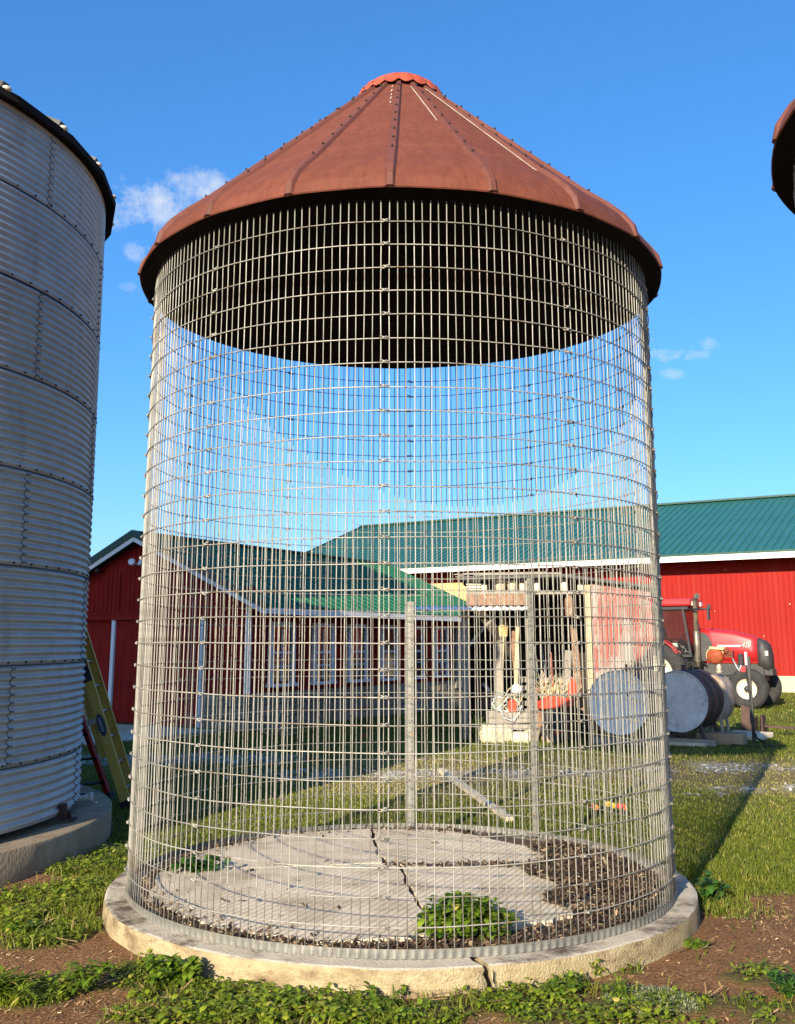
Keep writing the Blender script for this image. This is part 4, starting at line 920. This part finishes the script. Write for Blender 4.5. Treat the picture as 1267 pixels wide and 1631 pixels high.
for k in range(5):
    a = k*1.26; MB().bar((.32, -.1+.05*k, .22), (.32+.2*math.cos(a), -.1+.05*k, .22+.2*math.sin(a)), .035, .012).obj('tine', M['tankbody'], t)
t = thing('straw_bundle', 'dry straw and corn stalks heaped behind the tiller', 'straw', P_(1.70, -.05, .7)); r2 = random.Random(8)
b = MB()
for k in range(60):
    a, e = r2.uniform(0, 6.3), r2.uniform(.2, 1.3); l = r2.uniform(.2, .55); s0 = Vector((r2.uniform(-.2, .25), r2.uniform(-.15, .15), r2.uniform(0, .25))); b.bar(s0, s0+Vector((math.cos(a)*math.cos(e), math.sin(a)*math.cos(e)*.5, math.sin(e)))*l, .018, .006)
q = b.obj('stalks', M['straw'], t); q['kind'] = 'stuff'
MB().box((.0, 0, -.34), (.6, .4, .66)).obj('bale', M['brown'], t)
for x0, dy, hh, lab in ((1.40, -.22, 1.0, 'short rusty red post left of the tiller'), (1.62, -.50, .62, 'stubby rusty red post in front of the tiller')):
    t = thing('steel_post', lab, 'post', P_(x0, dy), 0, 'rusty posts at the shelter'); MB().box((0, 0, hh/2), (.07, .012, hh)).box((0, .03, hh/2), (.012, .06, hh)).obj('flange', M['oldred'], t); MB().box((0, 0, hh-.02), (.10, .10, .02)).obj('cap_plate', M['oldred'], t)
def rock(name, lab, loc, s, seed, m='rock', cat='rock', group='pale blocks before the shelter'):
    r2 = random.Random(seed); me = bpy.data.meshes.new(name); bm = bmesh.new(); bmesh.ops.create_icosphere(bm, subdivisions=3, radius=.5)
    for v in bm.verts:
        n = v.co.normalized(); q = max(abs(n.x), abs(n.y), abs(n.z)); k = 1/(q**.65); v.co = n*.5*k*.82*(1+.22*(float(fbm(np.array([n.x*2+seed+n.z*3]), np.array([n.y*2+n.z]), 1.3, seed)[0])-.5))
        v.co.x *= s[0]; v.co.y *= s[1]; v.co.z *= s[2]
    bm.to_mesh(me); bm.free(); me.materials.append(M[m]); o = link(name, me, None, loc, (0, 0, r2.uniform(0, 3))); return tag(o, lab, cat, group)
rock('stone_block', 'largest pale stone block on the grass before the shelter', P_(.62, -.62, .16), (.75, .5, .46), 1); rock('stone_block', 'small pale stone block right of the largest one', P_(1.12, -.62, .09), (.5, .36, .28), 2); rock('stone_block', 'tilted pale stone block with a brown side by the door post', P_(1.30, -.42, .12), (.3, .3, .34), 3)
x, y, _ = P_(.30, -.65); leafy('weed_plant', 'tall grassy weeds in front of the dark shelter', 'weed', (x, y, 0), 300, .32, .42, .22, .014, M['leaf_weed'], 91, None, .6, 16, tilt=(.5, 1.4))
# dark clutter inside: wheels and boxes
t = thing('cart_wheel', 'old rubber cart wheel deep in the dark shelter', 'wheel', P_(.36, .9, .38)); MB().lathe([(.26, -.06), (.34, -.07), (.37, 0), (.34, .07), (.26, .06), (.26, -.06)], 24, M=Matrix.Rotation(PI/2, 3, 'X')).obj('tyre', M['rubber'], t); MB().lathe([(.001, -.05), (.26, -.03), (.26, .03), (.001, .05)], 20, M=Matrix.Rotation(PI/2, 3, 'X')).obj('rim', M['wood'], t)
t = thing('bent_pipe', 'pale bent tin pipe leaning in the dark of the shelter', 'pipe', P_(.44, .2)); MB().tube([(.10, .15, .55), (.02, .1, .95), (-.08, .12, 1.05)], .045, 8).obj('pipe', M['alu'], t); MB().tube([(.10, .15, .50), (.10, .15, .57)], .055, 8).obj('collar', M['tdark'], t)

# the dark jumble of old stuff along the back and the sides of the shelter
t = thing('oil_drum', 'dark rusty oil drum standing at the left inside the shelter', 'drum', P_(.40, .55))
MB().lathe([(.001, 0), (.29, 0), (.30, .015), (.285, .03), (.285, .29), (.297, .30), (.285, .31), (.285, .58), (.297, .59), (.285, .60), (.285, .87), (.30, .885), (.29, .90), (.27, .88), (.001, .88)], 28).obj('shell', M['tankbody'], t); MB().lathe([(.001, .895), (.04, .895), (.04, .875)], 10, c=(.15, 0, 0)).obj('bung', M['alu'], t)
t = thing('pallet', 'grey wooden pallet leaning upright at the back of the shelter', 'pallet', P_(1.55, 1.6), R_(5))
for i in range(7): MB().box((0, .10-.0*i, .12+.16*i), (1.1, .022, .10)).obj('slat', M['wood'], t)
for sx in (-.5, 0, .5): MB().box((sx, .15, .60), (.07, .08, 1.2)).obj('stringer', M['wood'], t)
for x0, y0, hh, lean, m_, lab in ((.62, .25, 1.9, .10, 'wood', 'grey board leaning in the shelter left of the shovel'), (1.12, .35, 2.1, -.12, 'brown', 'brown board leaning against the middle shelter post'), (1.95, .30, 1.7, .16, 'wood', 'grey board leaning behind the tiller'), (2.28, .28, 2.2, -.06, 'brown', 'tall brown board beside the blond shelter post')):
    t = thing('leaning_board', lab, 'board', P_(x0, y0), 0, 'boards leaning in the shelter'); MB().bar((0, 0, .02), (lean, .25, hh), .13, .025, up=(0, 1, 0)).obj('plank', M[m_], t)
for x0, y0, z0, lab in ((1.42, .25, .17, 'worn tyre lying flat under the straw in the shelter'), (2.10, .15, .30, 'worn tyre standing on edge by the blond post')):
    t = thing('worn_tyre', lab, 'tyre', P_(x0, y0, z0), 0, 'worn tyres in the shelter')
    MX_ = Matrix.Rotation(PI/2 if z0 > .2 else 0, 3, 'X'); MB().lathe([(.19, -.07), (.27, -.09), (.31, -.04), (.31, .04), (.27, .09), (.19, .07), (.19, -.07)], 24, M=MX_).obj('casing', M['rubber'], t)
t = thing('iron_pipes', 'bundle of thin rusty pipes leaning at the back of the shelter', 'pipes', P_(1.75, .55)); r2 = random.Random(21)
for k in range(6): MB().tube([(.05*k-.15, 0, 0), (.07*k-.25+r2.uniform(-.1, .1), .3, 1.6+r2.uniform(-.3, .4))], .016, 6).obj('pipe', M['oldred'] if k % 2 else M['alu'], t)
t = thing('crumpled_tarp', 'crumpled dark tarp heaped on the floor of the shelter', 'tarp', P_(1.20, .15)); b = MB(); b.lathe([(.38, 0), (.34, .12), (.24, .26), (.12, .34), (.001, .36)], 30, wob=lambda a, z: 1+.16*math.sin(a*5+z*9)+.10*math.sin(a*9-z*14)); b.obj('sheet', M['tdark'], t)
t = thing('knee_brace', 'pale diagonal brace under the awning at the left post', 'brace', P_(.06, -.05, 1.75)); MB().bar((0, 0, 0), (.55, .05, .62), .06, .05).obj('timber', M['wood'], t)

# ------------------------------------------------------------------ fuel tanks
def h_tank(lab, loc, rz, r, L_, mf, mb_, z, seed):
    t = thing('fuel_tank', lab, 'tank', (*loc, 0), rz, 'round fuel tanks on stands')
    MX = Matrix.Rotation(-PI/2, 3, 'X')           # lathe axis -> +y
    b = MB(); b.lathe([(r, .0), (r+.006, .015), (r, .05), (r, L_*.33), (r+.006, L_*.335), (r, L_*.34), (r, L_*.66), (r+.006, L_*.665), (r, L_*.67), (r, L_-.05), (r+.006, L_-.02), (r, L_)], 48, c=(0, 0, z), M=MX); b.lathe([(r, L_), (r*.6, L_+.03), (.001, L_+.04)], 48, c=(0, 0, z), M=MX); b.obj('shell', mb_, t)
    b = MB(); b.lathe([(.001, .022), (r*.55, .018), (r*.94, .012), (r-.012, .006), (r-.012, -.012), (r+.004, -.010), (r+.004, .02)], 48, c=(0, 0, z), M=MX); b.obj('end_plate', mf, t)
    for yy in (.18, L_-.18):
        [MB().bar((sx*r*.75, yy, .10), (sx*r*.55, yy, z-r*.66), .07, .07).obj('leg', M['tdark'], t) for sx in (-1, 1)]
        MB().box((0, yy, .08), (2*r+.1, .12, .11)).obj('skid', M['wood'], t)
    b = MB(); b.lathe([(.001, .10), (.045, .10), (.045, -.02)], 10, c=(0, L_*.35, z+r)).lathe([(.001, .06), (.03, .06), (.03, -.02)], 10, c=(0, L_*.7, z+r)); b.obj('filler_cap', M['tankbody'], t)
    return t
TZ = BARN_RZ
h_tank('dark round fuel tank with blue-grey end standing right of the crib', (5.14, 18.85), TZ, .545, 1.35, M['tankface'], M['tankbody'], .80, 1)
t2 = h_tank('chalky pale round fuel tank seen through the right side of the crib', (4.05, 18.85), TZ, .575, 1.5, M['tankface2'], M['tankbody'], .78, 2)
b = MB(); b.lathe([(.001, .008), (.03, .008), (.03, -.01)], 8, c=(.20, -.004, .92), M=Matrix.Rotation(PI/2, 3, 'X')); b.obj('plug', M['black'], t2)
# upright oval tank with the pump
ot = thing('oil_tank', 'upright rust-stained white oval tank carrying a fuel pump', 'tank', (6.00, 19.66, .12), TZ)
prof = []
for i in range(13): a = PI*i/12; prof.append((.27*math.cos(a), .86+.27*math.sin(a)))
for i in range(13): a = PI+PI*i/12; prof.append((.27*math.cos(a), .55+.30*math.sin(a)))
b = MB(); n = len(prof); L_ = .62
vs = [(x*.93, 0, .705+(z-.705)*.95) for x, z in prof]+[(x, .04, z) for x, z in prof]+[(x, L_, z) for x, z in prof]
b.add(vs, [tuple(range(n))]+[(q*n+i, q*n+(i+1) % n, (q+1)*n+(i+1) % n, (q+1)*n+i) for q in (0, 1) for i in range(n)]+[tuple(range(2*n, 3*n))[::-1]], 0, False); b.obj('shell', M['tankwhite'], ot)
for yy in (.10, .52): [MB().bar((sx*.16, yy, -.12), (sx*.14, yy, .36), .05, .05).obj('leg', M['alu'], ot) for sx in (-1, 1)]
pm = thing('fuel_pump', 'rusty orange fuel pump with hose and nozzle on the white tank', 'pump', (6.20, 19.72, 1.30), TZ)
b = MB(); b.lathe([(.001, -.09), (.11, -.09), (.155, -.05), (.16, .04), (.12, .09), (.001, .10)], 20, c=(-.05, 0, .30), M=Matrix.Rotation(PI/2, 3, 'X')); b.obj('rotor_housing', M['orange'], pm)
MB().lathe([(.12, -.105), (.175, -.10), (.175, .03), (.16, .03)], 20, c=(-.05, 0, .30), M=Matrix.Rotation(PI/2, 3, 'X'), a0=.3, a1=PI+.3).bar((-.14, -.06, .46), (.16, -.06, .44), .05, .045).obj('guard', M['straw'], pm)
MB().lathe([(.001, 0), (.045, 0), (.05, .10), (.035, .12), (.035, .18)], 12).lathe([(.03, -.02), (.06, -.02), (.06, .03), (.03, .03)], 12).obj('standpipe', M['tankwhite'], pm)
MB().box((.22, -.02, .34), (.15, .12, .13)).box((.22, -.09, .36), (.09, .02, .09)).lathe([(.001, 0), (.055, 0), (.055, .05), (.001, .05)], 12, c=(.18, -.08, .40), M=Matrix.Rotation(PI/2, 3, 'X')).obj('meter', M['rust'], pm)
MB().tube([(.26, -.04, .30), (.34, -.06, .12), (.40, -.08, .02), (.44, -.06, .15), (.46, -.03, .30)], .016, 6).obj('nozzle_spout', M['alu'], pm)
MB().box((.43, -.04, .24), (.10, .09, .22)).obj('nozzle', M['hose'], pm, bevel=.02); MB().box((.53, -.04, .26), (.035, .06, .24)).obj('nozzle_holder', M['white'], pm); MB().box((.47, -.05, .06), (.09, .06, .10)).obj('nozzle_grip', M['tred'], pm)
MB().bar((.57, -.02, -1.3), (.57, -.02, .30), .05, .05).obj('hanger_post', M['tdark'], pm)
MB().tube([(.50, -.05, .10), (.56, -.08, -.35), (.56, -.10, -.90), (.66, -.2, -1.18), (.9, -.35, -1.275), (1.05, -.6, -1.275), (.75, -.85, -1.275), (.2, -.7, -1.275), (-.1, -.5, -1.26)], .019, 6).obj('hose', M['hose'], pm)
# slabs, sleepers and a steel block at the tanks
def gslab(lab, px, py, d, rz, m, tiltx=0.0):
    x, y = G(px, py); t = link('concrete_slab', None, None, (x, y, 0), (tiltx, 0, rz)); b = MB().box((0, 0, d[2]/2), d); me = b.mesh('concrete_slab', M[m]); bpy.data.objects.remove(t)
    o = link('concrete_slab', me, None, (x, y, 0), (tiltx, 0, rz)); bv = o.modifiers.new('e', 'BEVEL'); bv.width = .02; bv.segments = 2; return tag(o, lab, 'slab', 'loose slabs by the tanks')
gslab('thick broken concrete slab lying in front of the dark tank', 1150, 1186, (.85, .5, .22), TZ+.1, 'conc_bin'); gslab('pale flat slab tilted behind the broken one by the hose', 1190, 1176, (.8, .7, .10), TZ-.2, 'rock', .06); gslab('low flat concrete slab lying in the grass below the dark tank', 1095, 1188, (.75, .35, .07), TZ, 'rock')
x, y = G(1178, 1150); t = thing('steel_block', 'rusty steel hitch block on the grass below the tractor wheel', 'hitch block', (x-.9, y-3.6, 0), TZ)
MB().box((0, 0, .18), (.10, .35, .36)).obj('plate', M['tankbody'], t); MB().box((.18, 0, .20), (.05, .30, .40)).obj('plate', M['tankbody'], t); MB().bar((.2, 0, .20), (1.1, .5, .12), .06, .05).obj('drawbar', M['tankbody'], t); MB().add([(-.25, -.05, 0), (.05, -.05, 0), (-.05, -.05, .55), (-.22, -.05, .60), (-.25, .0, 0), (.05, .0, 0), (-.05, .0, .55), (-.22, .0, .60)], [(0, 1, 2, 3), (7, 6, 5, 4), (0, 4, 5, 1), (1, 5, 6, 2), (2, 6, 7, 3), (3, 7, 4, 0)]).obj('shield', M['tankbody'], t)

# ------------------------------------------------------------------ tractor: local x runs to its nose
tr = thing('farm_tractor', 'red farm tractor with black grille parked in front of the red barn', 'tractor', (9.86, 29.75, 0), BARN_RZ)
def wheel(x, y, r, w, rimr, parent, lug=False, side=-1):
    MX = Matrix.Rotation(PI/2, 3, 'X'); b = MB(); b.lathe([(rimr, -w*.42), (rimr*1.08, -w*.5), (r*.90, -w*.48), (r*.98, -w*.38), (r, -w*.2), (r, w*.2), (r*.98, w*.38), (r*.90, w*.48), (rimr*1.08, w*.5), (rimr, w*.42)], 40, c=(x, y, r), M=MX)
    for k in range(3 if not lug else 0):
        rr = r*(.999+.006); zc = (k-1)*w*.2; b.lathe([(r*.99, zc-.02), (rr+.008, zc-.015), (rr+.008, zc+.015), (r*.99, zc+.02)], 40, c=(x, y, r), M=MX)
    if lug:
        for k in range(22):
            a = 2*PI*k/22; b.box((x+(r+.012)*math.cos(a), y+(w*.22 if k % 2 else -w*.22), r+(r+.012)*math.sin(a)), (.05, w*.5, .05), M=Matrix.Rotation(-a, 3, 'Y') @ Matrix.Rotation(.5 if k % 2 else -.5, 3, 'X'))
    o = b.obj('tyre', M['rubber'], parent)
    s = side; b = MB(); b.lathe([(.001, s*w*-.10), (rimr*.30, s*w*-.10), (rimr*.36, s*w*.02), (rimr*.72, s*w*.06), (rimr*.80, s*w*-.20), (rimr*.94, s*w*-.26), (rimr*1.02, s*w*-.44)] if s > 0 else [(.001, w*.10), (rimr*.30, w*.10), (rimr*.36, w*-.0), (rimr*.72, w*-.04), (rimr*.80, w*.22), (rimr*.94, w*.28), (rimr*1.02, w*.44)], 32, c=(x, y, r), M=MX)
    return o, b
def put_wheel(x, y, r, w, rimr, lug=False):
    near = y < 0; o, b = wheel(x, y, r, w, rimr, tr, lug, -1)
    if not near:
        b = MB(); b.lathe([(.001, w*.0), (rimr*1.02, w*.0)], 24, c=(x, y, r), M=Matrix.Rotation(PI/2, 3, 'X'))
    b.obj('rim', M['rim'], o); MB().lathe([(.001, .16), (.07, .15), (.09, .05), (.09, -.1)], 14, c=(x, y-.05 if near else y, r), M=Matrix.Rotation(PI/2, 3, 'X')).obj('hub', M['tdark'], o)
put_wheel(0, -.05, .565, .34, .285); put_wheel(0, 1.75, .565, .34, .285)
put_wheel(-2.75, -.15, .95, .50, .55, True); put_wheel(-2.75, 1.85, .95, .50, .55, True)
YC = .85
MB().tube([(0, .05, .565), (0, 1.65, .565)], .09, 8).box((-.2, YC, .78), (.9, .5, .42)).box((-2.2, YC, .85), (1.6, .6, .6)).tube([(-2.75, 0, .95), (-2.75, 1.7, .95)], .13, 8).obj('axle', M['tdark'], tr)
# lower casting with the weight frame at the nose
MB().box((-.35, YC, 1.08), (1.9, .62, .36)).box((.62, YC, .98), (.35, .72, .46)).box((.92, YC, 1.02), (.30, .60, .20)).obj('chassis', M['tdark'], tr, bevel=.03)
def loft(secs, m, name, parent, mi=None):
    """secs: (x, half width, z0, z1, crown) -> hood like body round the centre line"""
    b = MB(); n = 11; vs = []
    for x, hw, z0, z1, cr in secs:
        pts = [(-hw, z0), (-hw*1.02, z0+(z1-z0)*.45), (-hw*.99, z1-cr*1.5), (-hw*.90, z1-cr*.55), (-hw*.62, z1-cr*.12), (0, z1), (hw*.62, z1-cr*.12), (hw*.90, z1-cr*.55), (hw*.99, z1-cr*1.5), (hw*1.02, z0+(z1-z0)*.45), (hw, z0)]
        vs += [(x+(.10 if False else 0), YC+y, z) for y, z in pts]
    k = len(secs); fs = [(i*n+j, (i+1)*n+j, (i+1)*n+j+1, i*n+j+1) for i in range(k-1) for j in range(n-1)]+[tuple(range(n))[::-1], tuple((k-1)*n+j for j in range(n))]
    fs += [(i*n+n-1, (i+1)*n+n-1, (i+1)*n, i*n) for i in range(k-1)]
    b.add(vs, fs, 0, True); o = b.obj(name, m, parent); bm = bmesh.new(); bm.from_mesh(o.data); bmesh.ops.recalc_face_normals(bm, faces=bm.faces); bm.to_mesh(o.data); bm.free(); return o
loft([(-1.55, .37, 1.34, 2.30, .10), (-.9, .38, 1.34, 2.29, .10), (-.2, .39, 1.33, 2.22, .10), (.35, .39, 1.32, 2.10, .11), (.62, .38, 1.32, 2.00, .11)], M['tred'], 'hood', tr)
loft([(.62, .385, 1.22, 1.99, .11), (.80, .37, 1.14, 1.95, .12), (.94, .34, 1.08, 1.84, .13), (1.00, .31, 1.10, 1.62, .12)], M['tdark'], 'grille', tr)
for yy in (YC-.31, YC+.31): MB().box((.87, yy, 1.56), (.10, .22, .15), rz=(.75 if yy < YC else -.75)).obj('headlight', M['lamp'], tr, bevel=.02)
# side grille panel, dark, with a curved rim
b = MB(); pts = [(-1.38, 1.34), (-1.38, 2.12), (-1.22, 2.18), (-1.05, 2.08), (-.92, 1.86), (-.90, 1.55), (-.98, 1.34)]
b.add([(x, YC-.40, z) for x, z in pts]+[(x, YC-.36, z) for x, z in pts], [tuple(range(7))]+[(i, 7+i, 7+(i+1) % 7, (i+1) % 7) for i in range(7)]); b.obj('side_grille', M['tdark'], tr)
MB().box((-.33, YC-.402, 1.775), (.80, .008, .050)).obj('decal_stripe', M['stripe'], tr)
def digits(txt, loc, size, m, parent, depth=.004):
    cu = bpy.data.curves.new('numeral', 'FONT'); cu.body = txt; cu.size = size; cu.extrude = depth; cu.shear = .3; cu.materials.append(m)
    o = bpy.data.objects.new('model_number', cu); col.objects.link(o); me = bpy.data.meshes.new_from_object(o.evaluated_get(bpy.context.evaluated_depsgraph_get())); bpy.data.objects.remove(o); me.materials.clear(); me.materials.append(m); o = link('model_number', me, parent); o.location = loc; o.rotation_euler = (PI/2, 0, 0); return o
digits('420', (.10, YC-.406, 1.73), .20, M['tdark'], tr); digits('420', (.085, YC-.409, 1.735), .20, M['stripe'], tr)
# cab
b = MB()
for x, yy in ((-1.60, YC-.62), (-1.60, YC+.62)): b.bar((x, yy, 1.45), (x-.22, yy, 2.90), .09, .08, up=(1, 0, 0))
for x, yy in ((-3.1, YC-.62), (-3.1, YC+.62)): b.bar((x, yy, 1.5), (x+.05, yy, 2.90), .09, .08, up=(1, 0, 0))
b.box((-2.35, YC-.64, 1.48), (1.5, .07, .08)).box((-2.35, YC+.64, 1.48), (1.5, .07, .08)).box((-2.4, YC, 2.90), (1.55, 1.36, .08)); b.obj('cab_frame', M['black'], tr)
b = MB(); b.box((-2.38, YC, 3.07), (1.75, 1.46, .24)); b.obj('cab_roof', M['tred'], tr, bevel=.07)
MB().box((-1.52, YC-.45, 3.04), (.10, .22, .12)).box((-1.52, YC+.45, 3.04), (.10, .22, .12)).obj('work_light', M['lamp'], tr)
for sgn in (-1, 1): MB().add([(-1.62, YC+sgn*.63, 1.52), (-3.05, YC+sgn*.63, 1.52), (-3.0, YC+sgn*.63, 2.88), (-1.80, YC+sgn*.63, 2.88)], [(0, 1, 2, 3)]).obj('side_window', M['cabglass'], tr)
MB().add([(-1.60, YC-.6, 1.52), (-1.60, YC+.6, 1.52), (-1.80, YC+.6, 2.88), (-1.80, YC-.6, 2.88)], [(0, 1, 2, 3)]).obj('windscreen', M['cabglass'], tr)
b = MB(); b.box((-2.55, YC, 1.62), (.5, .5, .14)).box((-2.82, YC, 1.98), (.14, .5, .72)); b.obj('seat', M['brown'], tr, bevel=.04)
MB().tube([(-1.95, YC, 1.5), (-2.1, YC, 1.95)], .03, 6).lathe([(.18, -.012), (.205, 0), (.18, .012), (.18, -.012)], 20, c=(-2.12, YC, 1.98), M=Matrix.Rotation(R_(-55), 3, 'Y')).obj('steering_wheel', M['black'], tr)
MB().box((-2.2, YC-.72, 1.55), (.34, .16, .62)).obj('side_tank', M['green_p'], tr, bevel=.06)
for y0 in (-.42, 1.60):
    b = MB()
    for i in range(9):
        a, a2 = R_(35+i*15), R_(50+i*15)
        b.bar((-2.75+1.04*math.cos(a), y0+.25, .95+1.04*math.sin(a)), (-2.75+1.04*math.cos(a2), y0+.25, .95+1.04*math.sin(a2)), .52, .03)
    b.obj('fender', M['tred'], tr)
b = MB(); b.tube([(-1.40, YC-.54, 1.15), (-1.40, YC-.54, 3.10), (-1.34, YC-.58, 3.22), (-1.26, YC-.64, 3.26)], [.085, .085, .088, .092], 12); b.lathe([(.095, 0), (.11, .02), (.11, .9), (.095, .92)], 12, c=(-1.40, YC-.54, 1.3)); b.obj('exhaust_pipe', M['pipe'], tr)
MB().tube([(-1.75, YC-.6, 2.82), (-1.25, YC-.85, 2.86), (-.72, YC-1.0, 2.84)], .028, 6).box((-.80, YC-1.0, 2.68), (.07, .14, .32)).box((-.78, YC-.98, 2.92), (.12, .05, .12)).obj('mirror', M['black'], tr)
MB().tube([(-1.45, YC-.44, 1.9), (-1.45, YC-.44, 2.42), (-1.38, YC-.44, 2.48), (-1.32, YC-.44, 2.40), (-1.32, YC-.44, 1.9)], .018, 6).obj('hand_rail', M['black'], tr)
MB().box((-1.75, YC-.55, 1.0), (.35, .5, .06)).box((-1.75, YC-.6, .70), (.33, .45, .05)).box((-1.92, YC-.72, .85), (.03, .10, .45)).box((-1.58, YC-.72, .85), (.03, .10, .45)).obj('step', M['tdark'], tr)
b = MB(); r2 = random.Random(2)
for _ in range(9): b.tube([(-1.9+r2.uniform(-.3, .4), YC-.45, r2.uniform(1.0, 1.35)), (-1.7+r2.uniform(-.3, .4), YC-.5, r2.uniform(1.0, 1.5)), (-1.4+r2.uniform(-.3, .3), YC-.42, r2.uniform(.9, 1.4))], .022, 6)
b.obj('hydraulic_line', M['hose'], tr); MB().lathe([(.001, 0), (.07, 0), (.07, .22), (.001, .24)], 10, c=(-1.86, YC-.56, 1.15)).obj('oil_filter', M['blue'], tr)

for o in tr.children:                          # a short bonneted tractor
    if o.name.split('.')[0] == 'tyre': o.location.x = .44 if min(v.co.x for v in o.data.vertices) < -2 else .30
    else: o.scale.x = .84
# ------------------------------------------------------------------ ladders behind the bin
def ladder(name, lab, a0, a1, width, m, rung_m, wdir, group, fly=False, rail=(.085, .035), label_plates=False):
    t = thing(name, lab, 'ladder', a0, 0, group); d = Vector(a1)-Vector(a0); l = d.length; d.normalize(); w = Vector(wdir).normalized(); n = d.cross(w).normalized()
    def rail_at(off, l0, l1, nn):
        b = MB(); p = w*off+n*nn; b.bar(p+d*l0, p+d*l1, rail[1]*.35, rail[0], up=n)
        for sgn in (-1, 1): b.bar(p+d*l0+n*sgn*rail[0]*.5+w*(.014 if off < 0 else -.014), p+d*l1+n*sgn*rail[0]*.5+w*(.014 if off < 0 else -.014), .036, .008, up=n)
        return b.obj('rail', m, t)
    rails = [rail_at(s*width/2, 0, l, 0) for s in (-1, 1)]
    k = int((l-.25)/.305)
    for i in range(k):
        MB().tube([w*(-width/2)+d*(.22+.305*i), w*(width/2)+d*(.22+.305*i)], .017, 8).obj('rung', rung_m, t)
    if fly:
        for s in (-1, 1): rail_at(s*(width/2-.05), .62, l+.05, .085)
        for i in range(int((l-.8)/.305)): MB().tube([w*(-width/2+.05)+d*(.75+.305*i)+n*.085, w*(width/2-.05)+d*(.75+.305*i)+n*.085], .017, 8).obj('rung', rung_m, t)
    for s in (-1, 1): MB().bar(w*(s*width/2)+d*-.03, w*(s*width/2)+d*.09, .06, rail[0]+.02, up=n).obj('foot', M['hose'], t)
    return t, d, w, n
dl = Vector((-.66, .05, 1.72)); wd = (.35, -.94, 0)
t, d, w, n = ladder('extension_ladder', 'yellow fibreglass extension ladder leaning on the bin', (-3.06, 12.10, 0), tuple(Vector((-3.06, 12.10, 0))+dl.normalized()*2.9), .40, M['yellow'], M['alu'], (-.01, .99, 0), 'ladders leaning on the bin', True, (.105, .04))
p = w*(-.20)-w*.012; 
e0 = p+d*1.50; e1 = p+d*1.95
b = MB(); b.bar(e0, e1, .006, .10, up=n); b.obj('warning_label', M['black'], t)
b = MB(); q = p+d*.98; pts = [q+n*(.045*math.cos(2*PI*i/20))+d*(.135*math.sin(2*PI*i/20)) for i in range(20)]; b.add([x-w*.004 for x in pts], [tuple(range(20))]); b.obj('oval_badge', M['blue'], t)
b = MB()
for i in range(6): b.bar(q-w*.007+d*(-.07+.028*i)-n*.012, q-w*.007+d*(-.062+.028*i)+n*.014, .003, .007, up=n)
b.obj('badge_lettering', M['white'], t)
for s_ in (1.05, 1.95): MB().bar(p+d*s_+n*.05-w*.01, p+d*s_+n*.14-w*.01, .03, .06, up=d).obj('rung_lock', M['alu'], t)
ladder('step_ladder', 'red fibreglass ladder leaning on the bin behind the yellow one', (-3.56, 12.40, 0), tuple(Vector((-3.56, 12.40, 0))+Vector((-.72, .1, 1.60)).normalized()*2.0), .40, M['ladred'], M['black'], (.70, .71, 0), 'ladders leaning on the bin')
# coupler lying on the bin's footing
t = thing('pipe_coupler', 'dull metal pipe coupler lying on the bin footing', 'coupler', (-3.17, 10.52, .262), R_(20)); t.scale = (.75, .75, .75)
MB().tube([(-.14, 0, .06), (.13, 0, .075)], .045, 10).lathe([(.045, -.03), (.062, -.03), (.062, .03), (.045, .03)], 12, c=(.12, 0, .075), M=Matrix.Rotation(PI/2, 3, 'Y')).obj('tube', M['tankface'], t); MB().tube([(.10, -.02, .03), (.17, -.03, .0), (.20, -.05, .01)], .012, 6).obj('latch', M['alu'], t); MB().box((-.05, 0, .115), (.20, .05, .03)).obj('lever', M['blue'], t)
# a pale pole lying on the lawn behind the crib
x0, y0 = G(702, 1238); x1, y1 = G(812, 1310); t = thing('wooden_pole', 'pale split pole lying on the grass behind the crib', 'pole', (x0, y0, 0)); MB().bar((0, 0, .10), (x1-x0, y1-y0, .03), .085, .05).obj('shaft', M['rock'], t); MB().bar((x1-x0-.02, y1-y0+.06, .075), ((x1-x0)*.93, (y1-y0)*.93, .10), .012, .012).obj('nail', M['alu'], t)
# small orange flags in the shaded grass
for px, py, lab in ((485, 1222, 'small orange marker flag in the shaded grass near the track'), (575, 1183, 'tiny red marker flag in the shaded grass under the shed windows')):
    x, y = G(px, py); t = thing('marker_flag', lab, 'flag', (x, y, 0), 0, 'marker flags in the grass'); MB().tube([(0, 0, 0), (.01, 0, .16)], .004, 5).obj('stem', M['alu'], t); MB().add([(.01, 0, .08), (.10, .02, .10), (.09, .01, .18), (.01, 0, .16)], [(0, 1, 2, 3)]).obj('flag_cloth', M['orange'], t).modifiers.new('t', 'SOLIDIFY').thickness = .004
# brush by the shed wall
x, y = G(440, 1178); t = thing('brush_heap', 'heap of bare branches against the shed corner', 'brush', (x, y, 0)); b = MB(); r2 = random.Random(15)
for _ in range(22):
    a = r2.uniform(0, 6.3); e = r2.uniform(.3, 1.3); l = r2.uniform(.3, .75); b.tube([(0, 0, .05), (l*.5*math.cos(a)*math.cos(e), l*.4*math.sin(a)*math.cos(e), l*.55*math.sin(e)), (l*math.cos(a)*math.cos(e)+.05, l*.8*math.sin(a)*math.cos(e), l*math.sin(e))], [.014, .010, .004], 5)
b.obj('branches', M['blond'], t)
